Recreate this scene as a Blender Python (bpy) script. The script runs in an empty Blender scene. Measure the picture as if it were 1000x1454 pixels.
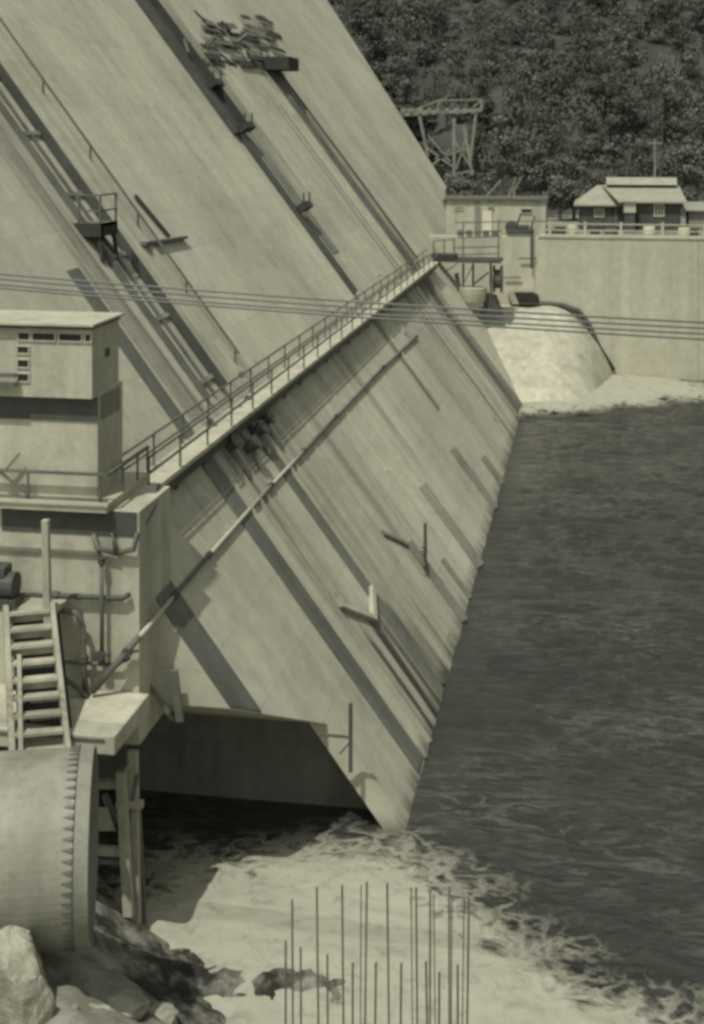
import bpy, math, random
import numpy as np
from mathutils import Vector

random.seed(7)
rng = np.random.default_rng(11)
SC = bpy.context.scene
COL = SC.collection

# ------------------------------------------------------------------ camera, sky, sun, exposure
H = 20.0                                   # eye height above the tail water
TH = math.atan(350 / 2000)                 # the camera looks a little left of the dam's axis
F = 2000.0
cd = bpy.data.cameras.new('camera')
cam = bpy.data.objects.new('camera', cd)
COL.objects.link(cam)
cam.location = (0, 0, H)
cam.rotation_euler = (math.radians(90), 0, TH)
cd.sensor_fit = 'VERTICAL'
cd.sensor_height = 36
cd.lens = 36 * F / 1454
cd.shift_y = -(727 - 190) / 1454
cd.clip_start = 0.5
cd.clip_end = 3000
SC.camera = cam

SUN = Vector((-0.17, -0.42, 0.88)).normalized()      # towards the sun
world = bpy.data.worlds.new('World')
SC.world = world
world.use_nodes = True
nt = world.node_tree
bg = nt.nodes['Background']
sky = nt.nodes.new('ShaderNodeTexSky')
sky.sky_type = 'NISHITA'
sky.sun_disc = False
sky.sun_elevation = math.asin(SUN.z)
sky.sun_rotation = math.atan2(SUN.x, SUN.y)
bw = nt.nodes.new('ShaderNodeRGBToBW')               # a black-and-white print: the sky has no hue
tint = nt.nodes.new('ShaderNodeMix'); tint.data_type = 'RGBA'; tint.blend_type = 'MULTIPLY'
tint.inputs['Factor'].default_value = 1
tint.inputs[7].default_value = (0.96, 1.0, 0.92, 1)
nt.links.new(sky.outputs[0], bw.inputs[0])
nt.links.new(bw.outputs[0], tint.inputs[6])
nt.links.new(tint.outputs[2], bg.inputs[0])
bg.inputs[1].default_value = 0.15

sl = bpy.data.lights.new('sun', 'SUN')
sun = bpy.data.objects.new('sun', sl)
COL.objects.link(sun)
sl.energy = 2.5
sl.angle = math.radians(0.6)
sl.color = (1.0, 0.975, 0.90)
sun.rotation_euler = SUN.to_track_quat('Z', 'Y').to_euler()
sun.location = (-30, -40, 90)

SC.view_settings.view_transform = 'Standard'
SC.view_settings.look = 'None'
SC.view_settings.gamma = 1
SC.view_settings.use_curve_mapping = False
SC.view_settings.exposure = 0.38
SC.cycles.filter_width = 3.3                         # a soft old lens
SC.cycles.max_bounces = 6

# ------------------------------------------------------------------ measuring the place
FWD = Vector((-math.sin(TH), math.cos(TH), 0))
RGT = Vector((math.cos(TH), math.sin(TH), 0))
EYE = Vector((0, 0, H))
def ray(px, py):
    return FWD + RGT * ((px - 500) / F) + Vector((0, 0, (190 - py) / F))
def on_z(px, py, z):
    d = ray(px, py); return EYE + d * ((z - H) / d.z)
def on_y(px, py, y):
    d = ray(px, py); return EYE + d * (y / d.y)
SL = 0.75                                            # face batter, horizontal to vertical
XW = 0.5 * (on_z(740, 583, 0).x + on_z(570, 1190, 0).x)
def on_face(px, py, h=0.0):
    d = ray(px, py); n = Vector((0.8, 0, 0.6))
    p0 = Vector((XW, 0, 0)) + n * h
    return EYE + d * ((p0 - EYE).dot(n) / d.dot(n))
def fp(y, z, h=0.0):
    return Vector((XW - SL * z + 0.8 * h, y, z + 0.6 * h))

# ------------------------------------------------------------------ value noise
def vnoise(x, y, seed):
    r = np.random.default_rng(seed).random((256, 256))
    xi = np.floor(x).astype(int); yi = np.floor(y).astype(int)
    fx = x - xi; fy = y - yi
    fx = fx * fx * (3 - 2 * fx); fy = fy * fy * (3 - 2 * fy)
    a = r[xi % 256, yi % 256]; b = r[(xi + 1) % 256, yi % 256]
    c = r[xi % 256, (yi + 1) % 256]; d = r[(xi + 1) % 256, (yi + 1) % 256]
    return (a * (1 - fx) + b * fx) * (1 - fy) + (c * (1 - fx) + d * fx) * fy
def fbm(x, y, seed, n=4):
    s = 0; a = 1; t = 0
    for i in range(n):
        s = s + a * vnoise(x * 2 ** i + 13.7 * i, y * 2 ** i + 7.1 * i, seed + i); t += a; a *= 0.5
    return s / t

# ------------------------------------------------------------------ materials
MATS = {}
def mat(name, col, rough=0.85, var=0.25, scale=1.2, streak=0.0, fine=0.12, bump=0.15, bscale=9.0,
        wet=None, metal=0.0, spec=0.3, axis='fall', dirt=0.0, lift=0.0):
    """procedural surface: col +- var in broad patches, streaks down the fall line, fine grain, bump"""
    if name in MATS: return MATS[name]
    m = bpy.data.materials.new(name); m.use_nodes = True
    t = m.node_tree; N = t.nodes; L = t.links
    b = N['Principled BSDF']
    b.inputs['Roughness'].default_value = rough
    b.inputs['Metallic'].default_value = metal
    b.inputs['Specular IOR Level'].default_value = spec
    geo = N.new('ShaderNodeNewGeometry')
    def noise(scl, vec=None, det=5.0, r=0.6):
        n = N.new('ShaderNodeTexNoise'); n.inputs['Scale'].default_value = scl
        n.inputs['Detail'].default_value = det; n.inputs['Roughness'].default_value = r
        L.new(vec or geo.outputs['Position'], n.inputs['Vector']); return n.outputs['Fac']
    def rng_(fac, a, b_, lo, hi):
        r = N.new('ShaderNodeMapRange'); r.inputs[1].default_value = a; r.inputs[2].default_value = b_
        r.inputs[3].default_value = lo; r.inputs[4].default_value = hi
        L.new(fac, r.inputs[0]); return r.outputs[0]
    def mul(a, b_):
        q = N.new('ShaderNodeMath'); q.operation = 'MULTIPLY'; L.new(a, q.inputs[0])
        if isinstance(b_, float): q.inputs[1].default_value = b_
        else: L.new(b_, q.inputs[1])
        return q.outputs[0]
    f = rng_(noise(scale * 0.35), 0.3, 0.7, 1 - var, 1 + var * 0.6)
    f = mul(f, rng_(noise(scale * 7), 0.25, 0.75, 1 - fine, 1 + fine))
    if streak:
        mp = N.new('ShaderNodeMapping')
        mp.inputs['Scale'].default_value = (0.035, 1.1, 0.035) if axis == 'fall' else (1.3, 1.3, 0.07)
        L.new(geo.outputs['Position'], mp.inputs['Vector'])
        f = mul(f, rng_(noise(1.0, mp.outputs[0], 6.0, 0.62), 0.3, 0.62, 1 - streak, 1 + 0.25 * streak))
    if lift:
        s2 = N.new('ShaderNodeSeparateXYZ'); L.new(geo.outputs['Position'], s2.inputs[0])
        md = N.new('ShaderNodeMath'); md.operation = 'PINGPONG'; md.inputs[1].default_value = lift / 2
        L.new(s2.outputs[2], md.inputs[0])
        g2 = rng_(md.outputs[0], 0.0, 0.045, 0.90, 1.0)
        md2 = N.new('ShaderNodeMath'); md2.operation = 'PINGPONG'; md2.inputs[1].default_value = 3.05
        L.new(s2.outputs[1], md2.inputs[0])
        f = mul(f, g2); f = mul(f, rng_(md2.outputs[0], 0.0, 0.03, 0.95, 1.0))
        wn = N.new('ShaderNodeTexWhiteNoise'); wn.noise_dimensions = '2D'     # each pour its own shade
        cmb = N.new('ShaderNodeCombineXYZ')
        for k_, (o_, st) in enumerate(((s2.outputs[1], 6.1), (s2.outputs[2], lift))):
            dv = N.new('ShaderNodeMath'); dv.operation = 'DIVIDE'; dv.inputs[1].default_value = st; L.new(o_, dv.inputs[0])
            fl = N.new('ShaderNodeMath'); fl.operation = 'FLOOR'; L.new(dv.outputs[0], fl.inputs[0]); L.new(fl.outputs[0], cmb.inputs[k_])
        L.new(cmb.outputs[0], wn.inputs[0])
        f = mul(f, rng_(wn.outputs['Value'], 0, 1, 0.955, 1.03))
    if dirt:
        f = mul(f, rng_(noise(scale * 1.3, det=8.0, r=0.7), 0.35, 0.5, 1 - dirt, 1.0))
    if wet:
        # wet, algae-dark streaks: list of (z_low, z_high, y_low, y_high, darkest)
        sp = N.new('ShaderNodeSeparateXYZ'); L.new(geo.outputs['Position'], sp.inputs[0])
        mp = N.new('ShaderNodeMapping'); mp.inputs['Scale'].default_value = (0.06, 1.5, 0.06) if axis == 'fall' else (0.7, 0.7, 0.7)
        L.new(geo.outputs['Position'], mp.inputs['Vector'])
        sn = noise(1.0, mp.outputs[0], 4.0, 0.7)
        for (za, zb, ya, yb, dk, *low) in wet:
            g = rng_(sp.outputs[2], za, zb, 1.0, 0.0)
            if low: g = mul(g, rng_(sp.outputs[2], low[0], low[1], 0.0, 1.0))
            if ya is not None:
                g = mul(g, rng_(sp.outputs[1], ya - 0.3, ya + 0.1, 0.0, 1.0))
                g = mul(g, rng_(sp.outputs[1], yb - 0.1, yb + 0.3, 1.0, 0.0))
            g = mul(g, rng_(sn, 0.44, 0.60, 1.0, 0.12))
            inv = N.new('ShaderNodeMath'); inv.operation = 'MULTIPLY_ADD'
            L.new(g, inv.inputs[0]); inv.inputs[1].default_value = -(1 - dk); inv.inputs[2].default_value = 1.0
            f = mul(f, inv.outputs[0])
    mx = N.new('ShaderNodeMix'); mx.data_type = 'RGBA'; mx.blend_type = 'MULTIPLY'
    mx.inputs['Factor'].default_value = 1
    mx.inputs[6].default_value = (*col, 1)
    cb = N.new('ShaderNodeCombineColor')
    for i in range(3): L.new(f, cb.inputs[i])
    L.new(cb.outputs[0], mx.inputs[7])
    L.new(mx.outputs[2], b.inputs['Base Color'])
    if bump:
        bp = N.new('ShaderNodeBump'); bp.inputs['Strength'].default_value = bump; bp.inputs['Distance'].default_value = 0.06
        L.new(noise(bscale, det=6.0), bp.inputs['Height']); L.new(bp.outputs[0], b.inputs['Normal'])
    MATS[name] = m
    return m

def tone(v, warm=1.0):
    """monochrome print tone: pale tones warm, dark tones greenish"""
    w = min(1.0, max(0.0, (v - 0.04) / 0.3)) * warm
    return (v * (0.95 + 0.07 * w), v * (1.0 - 0.01 * w), v * (0.86 - 0.10 * w))

CONC = mat('dam_concrete', tone(0.435), var=0.20, streak=0.13, scale=0.3, bump=0.10, bscale=3.0, dirt=0.12, lift=1.52,
           wet=[(0.05, 0.5, None, None, 0.45), (9.7, 9.9, 46.1, 46.8, 0.35), (9.7, 9.9, 47.3, 47.7, 0.55), (9.7, 9.9, 50.6, 51.2, 0.5), (9.6, 9.8, 52.3, 52.8, 0.6),
                (22, 27, 45.2, 46.0, 0.5, 10.3, 10.5), (24, 28, 46.5, 46.9, 0.5, 10.3, 10.5), (9, 9.8, 67.3, 68.1, .6, 3, 6), (9.7, 9.9, 92.8, 93.6, .5), (22, 26, 94.8, 95.5, .55), (8, 9.8, 57.0, 57.6, .65, 2, 4),
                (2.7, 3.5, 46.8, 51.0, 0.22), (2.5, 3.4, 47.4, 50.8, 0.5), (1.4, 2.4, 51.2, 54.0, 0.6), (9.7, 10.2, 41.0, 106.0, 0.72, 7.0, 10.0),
                (25, 27, 98.6, 104.5, 0.5), (36, 38, 80.0, 86.0, 0.62, 8, 20), (16, 26, 46.0, 54.0, 0.72, 8, 12), (6.5, 9.0, 51.0, 60.0, 0.84), (7, 9.5, 84, 97, 0.82), (38, 40, 104, 135, .9, 12, 22)])
CONC2 = mat('house_concrete', tone(0.42), var=0.14, streak=0.22, axis='vert', scale=0.8, bump=0.12, bscale=5.0, dirt=0.12)
CONC3 = mat('wall_concrete', tone(0.43), var=0.12, streak=0.14, axis='vert', scale=0.25, bump=0.12, bscale=2.0, dirt=0.06)
WETSHC = mat('wet_and_shade_concrete', tone(0.14), rough=0.7, var=0.35, streak=0.35, scale=0.8, dirt=0.2)
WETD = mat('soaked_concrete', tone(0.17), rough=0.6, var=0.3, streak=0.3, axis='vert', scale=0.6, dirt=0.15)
GREYC = mat('grey_concrete', tone(0.22), var=0.25, streak=0.4, scale=0.8, dirt=0.15)
STEEL = mat('dark_steel', tone(0.075), rough=0.6, var=0.3, scale=2, dirt=0.2)
STEELM = mat('grey_steel', tone(0.13), rough=0.55, var=0.3, scale=2, dirt=0.2)
PALEP = mat('pale_paint', tone(0.42), rough=0.6, var=0.15, scale=2, dirt=0.2)
TIMB = mat('pale_timber', tone(0.34), var=0.25, streak=0.3, axis='vert', scale=2, dirt=0.2)
TIMD = mat('weathered_timber', tone(0.16), var=0.3, streak=0.3, axis='vert', scale=2, dirt=0.2)
TIMK = mat('tarred_timber', tone(0.05), var=0.3, scale=2, dirt=0.2)
DRUM = mat('galvanised_sheet', tone(0.27), rough=0.6, var=0.25, scale=1.0, fine=0.1, bump=0.1, streak=.2, axis='vert', dirt=0.25)
ROCK = mat('bank_rock', tone(0.26), var=0.35, scale=1.4, bump=0.6, bscale=3.5, dirt=0.35, axis='rock', wet=[(1.7, 2.4, None, None, 0.16), (1.7, 2.4, None, None, 0.6)])
BOUL = mat('boulder_rock', tone(0.33), var=0.4, scale=2.2, bump=1.0, bscale=4, dirt=0.25)
ROOF = mat('pale_roof', tone(0.29), rough=0.6, var=0.15, scale=2, dirt=0.1)
DWALL = mat('dark_boards', tone(0.085), var=0.25, streak=0.3, axis='vert', scale=2)
GLASS = mat('dark_glass', tone(0.03), rough=0.15, var=0.1, bump=0, spec=0.5)
WHITE = mat('white_paint', tone(0.6), rough=0.6, var=0.1, scale=2, dirt=0.1)
SOIL = mat('hill_soil', tone(0.06), var=0.5, scale=0.4, bump=0.5, bscale=2)
LEAFD = mat('dark_leaves', tone(0.135), var=0.55, scale=0.35, bump=0, fine=0.3, spec=0.1)
LEAFP = mat('pale_leaves', tone(0.14), var=0.4, scale=0.5, bump=0, fine=0.3, spec=0.1)
BARK = mat('bark', tone(0.10), var=0.3, scale=2)
PALEB = mat('dead_wood', tone(0.24), var=0.3, scale=2)
CABLE = mat('cable_sheath', tone(0.10), rough=0.5, bump=0, var=0.1)
RUST = mat('bar_rust', tone(0.12), rough=0.8, bump=0, var=0.3, scale=3)

# ------------------------------------------------------------------ mesh building
ORIG = {}
class MB:
    def __init__(s): s.v = []; s.f = []
    def add(s, vs, fs):
        o = len(s.v); s.v += [tuple(p) for p in vs]; s.f += [tuple(i + o for i in q) for q in fs]; return s
    def hexa(s, p):          # p: bottom 4 ccw, top 4 ccw
        return s.add(p, [(3, 2, 1, 0), (4, 5, 6, 7), (0, 1, 5, 4), (1, 2, 6, 5), (2, 3, 7, 6), (3, 0, 4, 7)])
    def box(s, x0, x1, y0, y1, z0, z1):
        return s.hexa([(x0, y0, z0), (x1, y0, z0), (x1, y1, z0), (x0, y1, z0),
                       (x0, y0, z1), (x1, y0, z1), (x1, y1, z1), (x0, y1, z1)])
    def fall(s, y0, y1, z0, z1, h0, h1):      # box lying on the sloping face
        return s.hexa([fp(y0, z0, h0), fp(y0, z0, h1), fp(y1, z0, h1), fp(y1, z0, h0),
                       fp(y0, z1, h0), fp(y0, z1, h1), fp(y1, z1, h1), fp(y1, z1, h0)])
    def beam(s, p, q, w, h=None, up=(0, 0, 1)):
        h = h or w; p = Vector(p); q = Vector(q); d = (q - p).normalized(); u = Vector(up)
        if abs(d.dot(u)) > 0.95: u = Vector((0, 1, 0))
        a = d.cross(u).normalized() * (w / 2); b = a.cross(d).normalized() * (h / 2)
        return s.hexa([p - a - b, p + a - b, p + a + b, p - a + b, q - a - b, q + a - b, q + a + b, q - a + b])
    def tube(s, pts, r, n=8, r2=None):
        pts = [Vector(p) for p in pts]; m = len(pts); o = len(s.v); d0 = None
        for i, p in enumerate(pts):
            d = (pts[min(i + 1, m - 1)] - pts[max(i - 1, 0)]).normalized()
            u = Vector((0, 0, 1)) if abs(d.z) < 0.95 else Vector((0, 1, 0))
            a = d.cross(u).normalized(); b = d.cross(a)
            rr = r if r2 is None else r + (r2 - r) * i / max(1, m - 1)
            for k in range(n):
                t = 2 * math.pi * k / n; s.v.append(tuple(p + a * rr * math.cos(t) + b * rr * math.sin(t)))
        for i in range(m - 1):
            for k in range(n):
                s.f.append((o + i * n + k, o + i * n + (k + 1) % n, o + (i + 1) * n + (k + 1) % n, o + (i + 1) * n + k))
        s.f.append(tuple(o + k for k in range(n))[::-1]); s.f.append(tuple(o + (m - 1) * n + k for k in range(n)))
        return s
    def prism(s, poly, y0, y1):               # poly in (x, z), extruded along y
        n = len(poly); o = len(s.v)
        s.v += [(x, y0, z) for x, z in poly] + [(x, y1, z) for x, z in poly]
        s.f.append(tuple(o + i for i in range(n))); s.f.append(tuple(o + n + i for i in range(n))[::-1])
        for i in range(n):
            j = (i + 1) % n; s.f.append((o + j, o + i, o + n + i, o + n + j))
        return s
    def build(s, name, material, parent=None, bevel=0.0, smooth=False, kind=None):
        me = bpy.data.meshes.new(name)
        if parent is None:
            a = np.array(s.v); lo = a.min(0); hi = a.max(0)
            org = Vector((float(lo[0] + hi[0]) / 2, float(lo[1] + hi[1]) / 2, float(lo[2])))
        else: org = ORIG[parent.name]
        me.from_pydata([(x - org.x, y - org.y, z - org.z) for x, y, z in s.v], [], s.f)
        me.materials.append(material)
        if smooth: me.polygons.foreach_set('use_smooth', [True] * len(me.polygons))
        o = bpy.data.objects.new(name, me); COL.objects.link(o)
        if parent is None: o.location = org
        else: o.parent = parent
        ORIG[o.name] = org
        if bevel:
            md = o.modifiers.new('bevel', 'BEVEL'); md.width = bevel; md.segments = 2; md.limit_method = 'ANGLE'
        if kind: o['kind'] = kind
        return o
def tag(o, label, cat, group=None):
    o['label'] = label; o['category'] = cat
    if group: o['group'] = group
    return o
def thing(name, label, cat, loc, group=None):
    o = bpy.data.objects.new(name, None); COL.objects.link(o); o.location = loc
    o.empty_display_size = 0.3
    ORIG[o.name] = Vector(loc); return tag(o, label, cat, group)
def part(name, m, parent, bevel=0.0, smooth=False):
    """with-less helper: returns an MB and a finisher"""
    return MB()
def B(*a): return MB().box(*a)
def grid(xs, ys, zf):
    X, Y = np.meshgrid(xs, ys); Z = zf(X, Y); nx = len(xs); ny = len(ys)
    v = np.stack([X, Y, Z], -1).reshape(-1, 3)
    i = np.arange(nx - 1)[None, :] + np.arange(ny - 1)[:, None] * nx
    f = np.stack([i, i + 1, i + 1 + nx, i + nx], -1).reshape(-1, 4)
    return v, f
def np_mesh(name, v, f, material, kind=None, smooth=True, parent=None):
    me = bpy.data.meshes.new(name)
    me.vertices.add(len(v)); me.vertices.foreach_set('co', np.asarray(v, dtype=np.float32).ravel())
    k = f.shape[1]
    me.loops.add(len(f) * k); me.loops.foreach_set('vertex_index', f.astype(np.int32).ravel())
    me.polygons.add(len(f)); me.polygons.foreach_set('loop_start', np.arange(0, len(f) * k, k, dtype=np.int32))
    me.polygons.foreach_set('use_smooth', np.full(len(f), smooth))
    me.update(); me.validate()
    me.materials.append(material)
    o = bpy.data.objects.new(name, me); COL.objects.link(o)
    ORIG[o.name] = Vector((0, 0, 0))
    if kind: o['kind'] = kind
    return o
def seg(*parts):
    out = [np.array([parts[0][0]])]
    for a, b, st in parts:
        n = max(1, int(round((b - a) / st))); out.append(np.linspace(a, b, n + 1)[1:])
    return np.concatenate(out)

# ================================================================== THE SETTING
DZ = 11.4                                   # power-station yard level
WY = 118.0                                  # river wall of the yard
def ground_z(X, Y):
    n = fbm(X / 9, Y / 9, 5, 5) - 0.5
    hill = DZ - 0.25 + np.clip(Y - 150, 0, 15) * 0.22 + np.clip(Y - 165, 0, 500) * 0.62
    hill = hill + np.clip((Y - 150) / 20, 0, 1) * n * 5
    hill = np.minimum(hill, 120 + n * 10)
    shore = -4 + np.clip(np.abs(X - 12) - 60, 0, 300) * 0.35
    w = np.clip((Y - (WY + 0.2)) / 0.6, 0, 1)
    return shore * (1 - w) + np.maximum(hill, shore) * w
xs = seg((-420, -60, 20), (-60, 90, 2.5), (90, 420, 20))
ys = seg((-120, 110, 10), (110, 122, 0.6), (122, 260, 3), (260, 700, 25))
np_mesh('ground', *grid(xs, ys, ground_z), SOIL, 'structure')

# tail water: one rippled sheet
wm = bpy.data.materials.new('river_water'); wm.use_nodes = True
t = wm.node_tree; b = t.nodes['Principled BSDF']
b.inputs['Base Color'].default_value = (*tone(0.055), 1)
b.inputs['Roughness'].default_value = 0.10
b.inputs['IOR'].default_value = 1.33
b.inputs['Specular IOR Level'].default_value = 0.5
g_ = t.nodes.new('ShaderNodeNewGeometry')
mp = t.nodes.new('ShaderNodeMapping'); mp.inputs['Scale'].default_value = (0.8, 1.6, 1)
n1 = t.nodes.new('ShaderNodeTexNoise'); n1.inputs['Scale'].default_value = 1.6; n1.inputs['Detail'].default_value = 7; n1.inputs['Roughness'].default_value = 0.62
bp = t.nodes.new('ShaderNodeBump'); bp.inputs['Strength'].default_value = 0.9; bp.inputs['Distance'].default_value = 0.3
t.links.new(g_.outputs['Position'], mp.inputs[0]); t.links.new(mp.outputs[0], n1.inputs['Vector'])
t.links.new(n1.outputs['Fac'], bp.inputs['Height']); t.links.new(bp.outputs[0], b.inputs['Normal'])
# froth streaks, and sky gleam on the crests painted into the colour
mp2 = t.nodes.new('ShaderNodeMapping'); mp2.inputs['Scale'].default_value = (0.38, 1.5, 1)
n4 = t.nodes.new('ShaderNodeTexNoise'); n4.inputs['Scale'].default_value = 1.3; n4.inputs['Detail'].default_value = 6; n4.inputs['Roughness'].default_value = 0.6; n4.inputs['Distortion'].default_value = 0.8
r1 = t.nodes.new('ShaderNodeMath'); r1.operation = 'SUBTRACT'; r1.inputs[1].default_value = 0.5
r2 = t.nodes.new('ShaderNodeMath'); r2.operation = 'ABSOLUTE'
r3 = t.nodes.new('ShaderNodeMapRange'); r3.inputs[1].default_value = 0.0; r3.inputs[2].default_value = 0.045; r3.inputs[3].default_value = 1; r3.inputs[4].default_value = 0
n5 = t.nodes.new('ShaderNodeTexNoise'); n5.inputs['Scale'].default_value = 0.16; n5.inputs['Detail'].default_value = 4
r4 = t.nodes.new('ShaderNodeMapRange'); r4.inputs[1].default_value = 0.42; r4.inputs[2].default_value = 0.66
r5 = t.nodes.new('ShaderNodeMath'); r5.operation = 'MULTIPLY'
wx = t.nodes.new('ShaderNodeMix'); wx.data_type = 'RGBA'; wx.inputs[6].default_value = (*tone(0.036), 1); wx.inputs[7].default_value = (*tone(0.105), 1)
K = t.links.new
K(g_.outputs['Position'], mp2.inputs[0]); K(mp2.outputs[0], n4.inputs['Vector']); K(n4.outputs['Fac'], r1.inputs[0]); K(r1.outputs[0], r2.inputs[0]); K(r2.outputs[0], r3.inputs[0])
K(g_.outputs['Position'], n5.inputs['Vector']); K(n5.outputs['Fac'], r4.inputs[0]); K(r3.outputs[0], r5.inputs[0]); K(r4.outputs[0], r5.inputs[1]); K(r5.outputs[0], wx.inputs[0]); K(wx.outputs[2], b.inputs['Base Color'])
def water_z(X, Y):
    w1 = 1 - np.abs(2 * fbm(X / 3.4 + 0.15 * Y, Y / 1.5, 21, 3) - 1)
    w2 = 1 - np.abs(2 * fbm(X / 1.5, Y / 0.8 + 0.2 * X, 31, 3) - 1)
    amp = 0.35 + 0.65 * vnoise(X / 9, Y / 7, 3)
    amp = amp * np.clip((X - XW) / 3.5, .22, 1)
    return -0.10 * amp - .04 + amp * (0.34 * (w1 ** 2 - .45) + 0.14 * (w2 ** 2 - .45))
xs = seg((-60, -26, 4), (-26, 30, 0.22), (30, 70, 2))
ys = seg((-100, 18, 6), (18, 60, 0.2), (60, 118.6, 0.25))
np_mesh('water', *grid(xs, ys, water_z), wm, 'structure')

# white water shooting out of the sluice
fm = bpy.data.materials.new('white_water'); fm.use_nodes = True
t = fm.node_tree; b = t.nodes['Principled BSDF']
b.inputs['Roughness'].default_value = 0.7
g_ = t.nodes.new('ShaderNodeNewGeometry')
n1 = t.nodes.new('ShaderNodeTexNoise'); n1.inputs['Scale'].default_value = 1.7; n1.inputs['Detail'].default_value = 9; n1.inputs['Roughness'].default_value = 0.7
n1.inputs['Distortion'].default_value = 0.9
cr = t.nodes.new('ShaderNodeValToRGB'); cr.color_ramp.elements[0].position = 0.28; cr.color_ramp.elements[0].color = (*tone(0.20), 1)
cr.color_ramp.elements[1].position = 0.50; cr.color_ramp.elements[1].color = (*tone(0.33), 1)
t.links.new(g_.outputs['Position'], n1.inputs['Vector']); t.links.new(n1.outputs['Fac'], cr.inputs[0]); t.links.new(cr.outputs[0], b.inputs['Base Color'])
bp = t.nodes.new('ShaderNodeBump'); bp.inputs['Strength'].default_value = 0.45; bp.inputs['Distance'].default_value = 0.08
n2 = t.nodes.new('ShaderNodeTexNoise'); n2.inputs['Scale'].default_value = 3.5; n2.inputs['Detail'].default_value = 8
t.links.new(g_.outputs['Position'], n2.inputs['Vector']); t.links.new(n2.outputs['Fac'], bp.inputs['Height']); t.links.new(bp.outputs[0], b.inputs['Normal'])
# lace-like cover: solid inside, torn into strands towards the rim
at = t.nodes.new('ShaderNodeAttribute'); at.attribute_name = 'cover'
n3 = t.nodes.new('ShaderNodeTexNoise'); n3.inputs['Scale'].default_value = 1.3; n3.inputs['Detail'].default_value = 7; n3.inputs['Roughness'].default_value = 0.62; n3.inputs['Distortion'].default_value = 0.45
rd = t.nodes.new('ShaderNodeMath'); rd.operation = 'SUBTRACT'; rd.inputs[1].default_value = 0.5
ab = t.nodes.new('ShaderNodeMath'); ab.operation = 'ABSOLUTE'
ml = t.nodes.new('ShaderNodeMath'); ml.operation = 'MULTIPLY_ADD'; ml.inputs[1].default_value = -7.0; ml.inputs[2].default_value = 0.6
ad = t.nodes.new('ShaderNodeMath'); ad.operation = 'ADD'
cl = t.nodes.new('ShaderNodeMapRange'); cl.inputs[1].default_value = -0.55; cl.inputs[2].default_value = 0.75
t.links.new(g_.outputs['Position'], n3.inputs['Vector']); t.links.new(n3.outputs['Fac'], rd.inputs[0]); t.links.new(rd.outputs[0], ab.inputs[0])
t.links.new(ab.outputs[0], ml.inputs[0]); t.links.new(ml.outputs[0], ad.inputs[0]); t.links.new(at.outputs['Fac'], ad.inputs[1])
t.links.new(ad.outputs[0], cl.inputs[0]); t.links.new(cl.outputs[0], b.inputs['Alpha'])

def poly_sd(X, Y, P):
    d2 = np.full(X.shape, 1e9); ins = np.zeros(X.shape, bool); n = len(P)
    for i in range(n):
        ax, ay = P[i]; bx, by = P[(i + 1) % n]
        ex, ey = bx - ax, by - ay
        tt = np.clip(((X - ax) * ex + (Y - ay) * ey) / (ex * ex + ey * ey), 0, 1)
        d2 = np.minimum(d2, (X - ax - tt * ex) ** 2 + (Y - ay - tt * ey) ** 2)
        c = ((ay > Y) != (by > Y)) & (X < ex * (Y - ay) / (ey if ey else 1e-9) + ax)
        ins ^= c
    d = np.sqrt(d2); return np.where(ins, d, -d)
FO = [on_z(px, py, 0) for px, py in [(150, 1290), (240, 1222), (350, 1212), (470, 1214), (555, 1200), (605, 1228), (690, 1290), (770, 1362),
                                    (850, 1420), (960, 1462), (1100, 1560), (900, 2300), (200, 2300), (130, 1500)]]
FO = [(p.x, p.y) for p in FO]
def foam_d(X, Y):
    d = poly_sd(X, Y, FO) + (fbm(X / 2.0, Y / 2.0, 41, 4) - 0.5) * 2.6
    return d
def foam_z(X, Y):
    d = poly_sd(X, Y, FO)
    tb = 1 - np.abs(2 * fbm(X / 1.7, Y / 1.7, 47, 4) - 1)
    return 0.03 + 0.34 * np.tanh(np.clip(d, 0, 9) * 0.4) + 0.15 * (tb - 0.3) * np.clip(d * .5 + .5, 0, 1) + np.clip(water_z(X, Y), 0, 1) + 0.2 * (fbm(X / 2.5, Y / 2.5, 53, 3) - 0.5) * np.clip(d, 0, 1)
def foam_sheet(xs, ys, zf, df):
    v, f = grid(xs, ys, zf)
    o = np_mesh('foam', v, f, fm, 'stuff')
    X, Y = np.meshgrid(xs, ys); at = o.data.attributes.new('cover', 'FLOAT', 'POINT')
    at.data.foreach_set('value', np.clip(df(X, Y) * .6, -1.3, 2.5).astype(np.float32).ravel())
    return o
foam_sheet(seg((-15, 9, 0.11)), seg((12, 26, 0.3), (26, 44, 0.11)), foam_z, foam_d)

# the rocky bank at lower left
ADDED_SPUR = [on_z(px, py, .5) for px, py in ((265, 1372), (360, 1392), (455, 1402))]  # dark broken rock added in place of a diagonal shadow
def bank_z(X, Y):
    d = ((X + 9.2) * -0.707 + (Y - 32) * -0.707)
    n = fbm(X / 2.2, Y / 2.2, 61, 5) - 0.5; n2 = 1 - np.abs(2 * fbm(X / 0.9, Y / 0.9, 67, 4) - 1)
    d = d + n * 1.6
    z = np.where(d > 0, 0.62 * d, 1.2 * d) + 0.35 * (n2 - 0.5)
    z = np.minimum(z, 3.3 + 0.15 * np.clip(d - 6, 0, 30) + n * 0.7)
    for a_, b_ in ((ADDED_SPUR[0], ADDED_SPUR[1]), (ADDED_SPUR[1], ADDED_SPUR[2])):
        ex, ey = b_.x - a_.x, b_.y - a_.y
        tt = np.clip(((X - a_.x) * ex + (Y - a_.y) * ey) / (ex * ex + ey * ey), 0, 1)
        q = np.hypot(X - a_.x - tt * ex, Y - a_.y - tt * ey)
        z = np.maximum(z, .42 + n * 2.0 + .7 * (n2 - .5) - q * .5)
    return np.maximum(z, -3)
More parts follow.
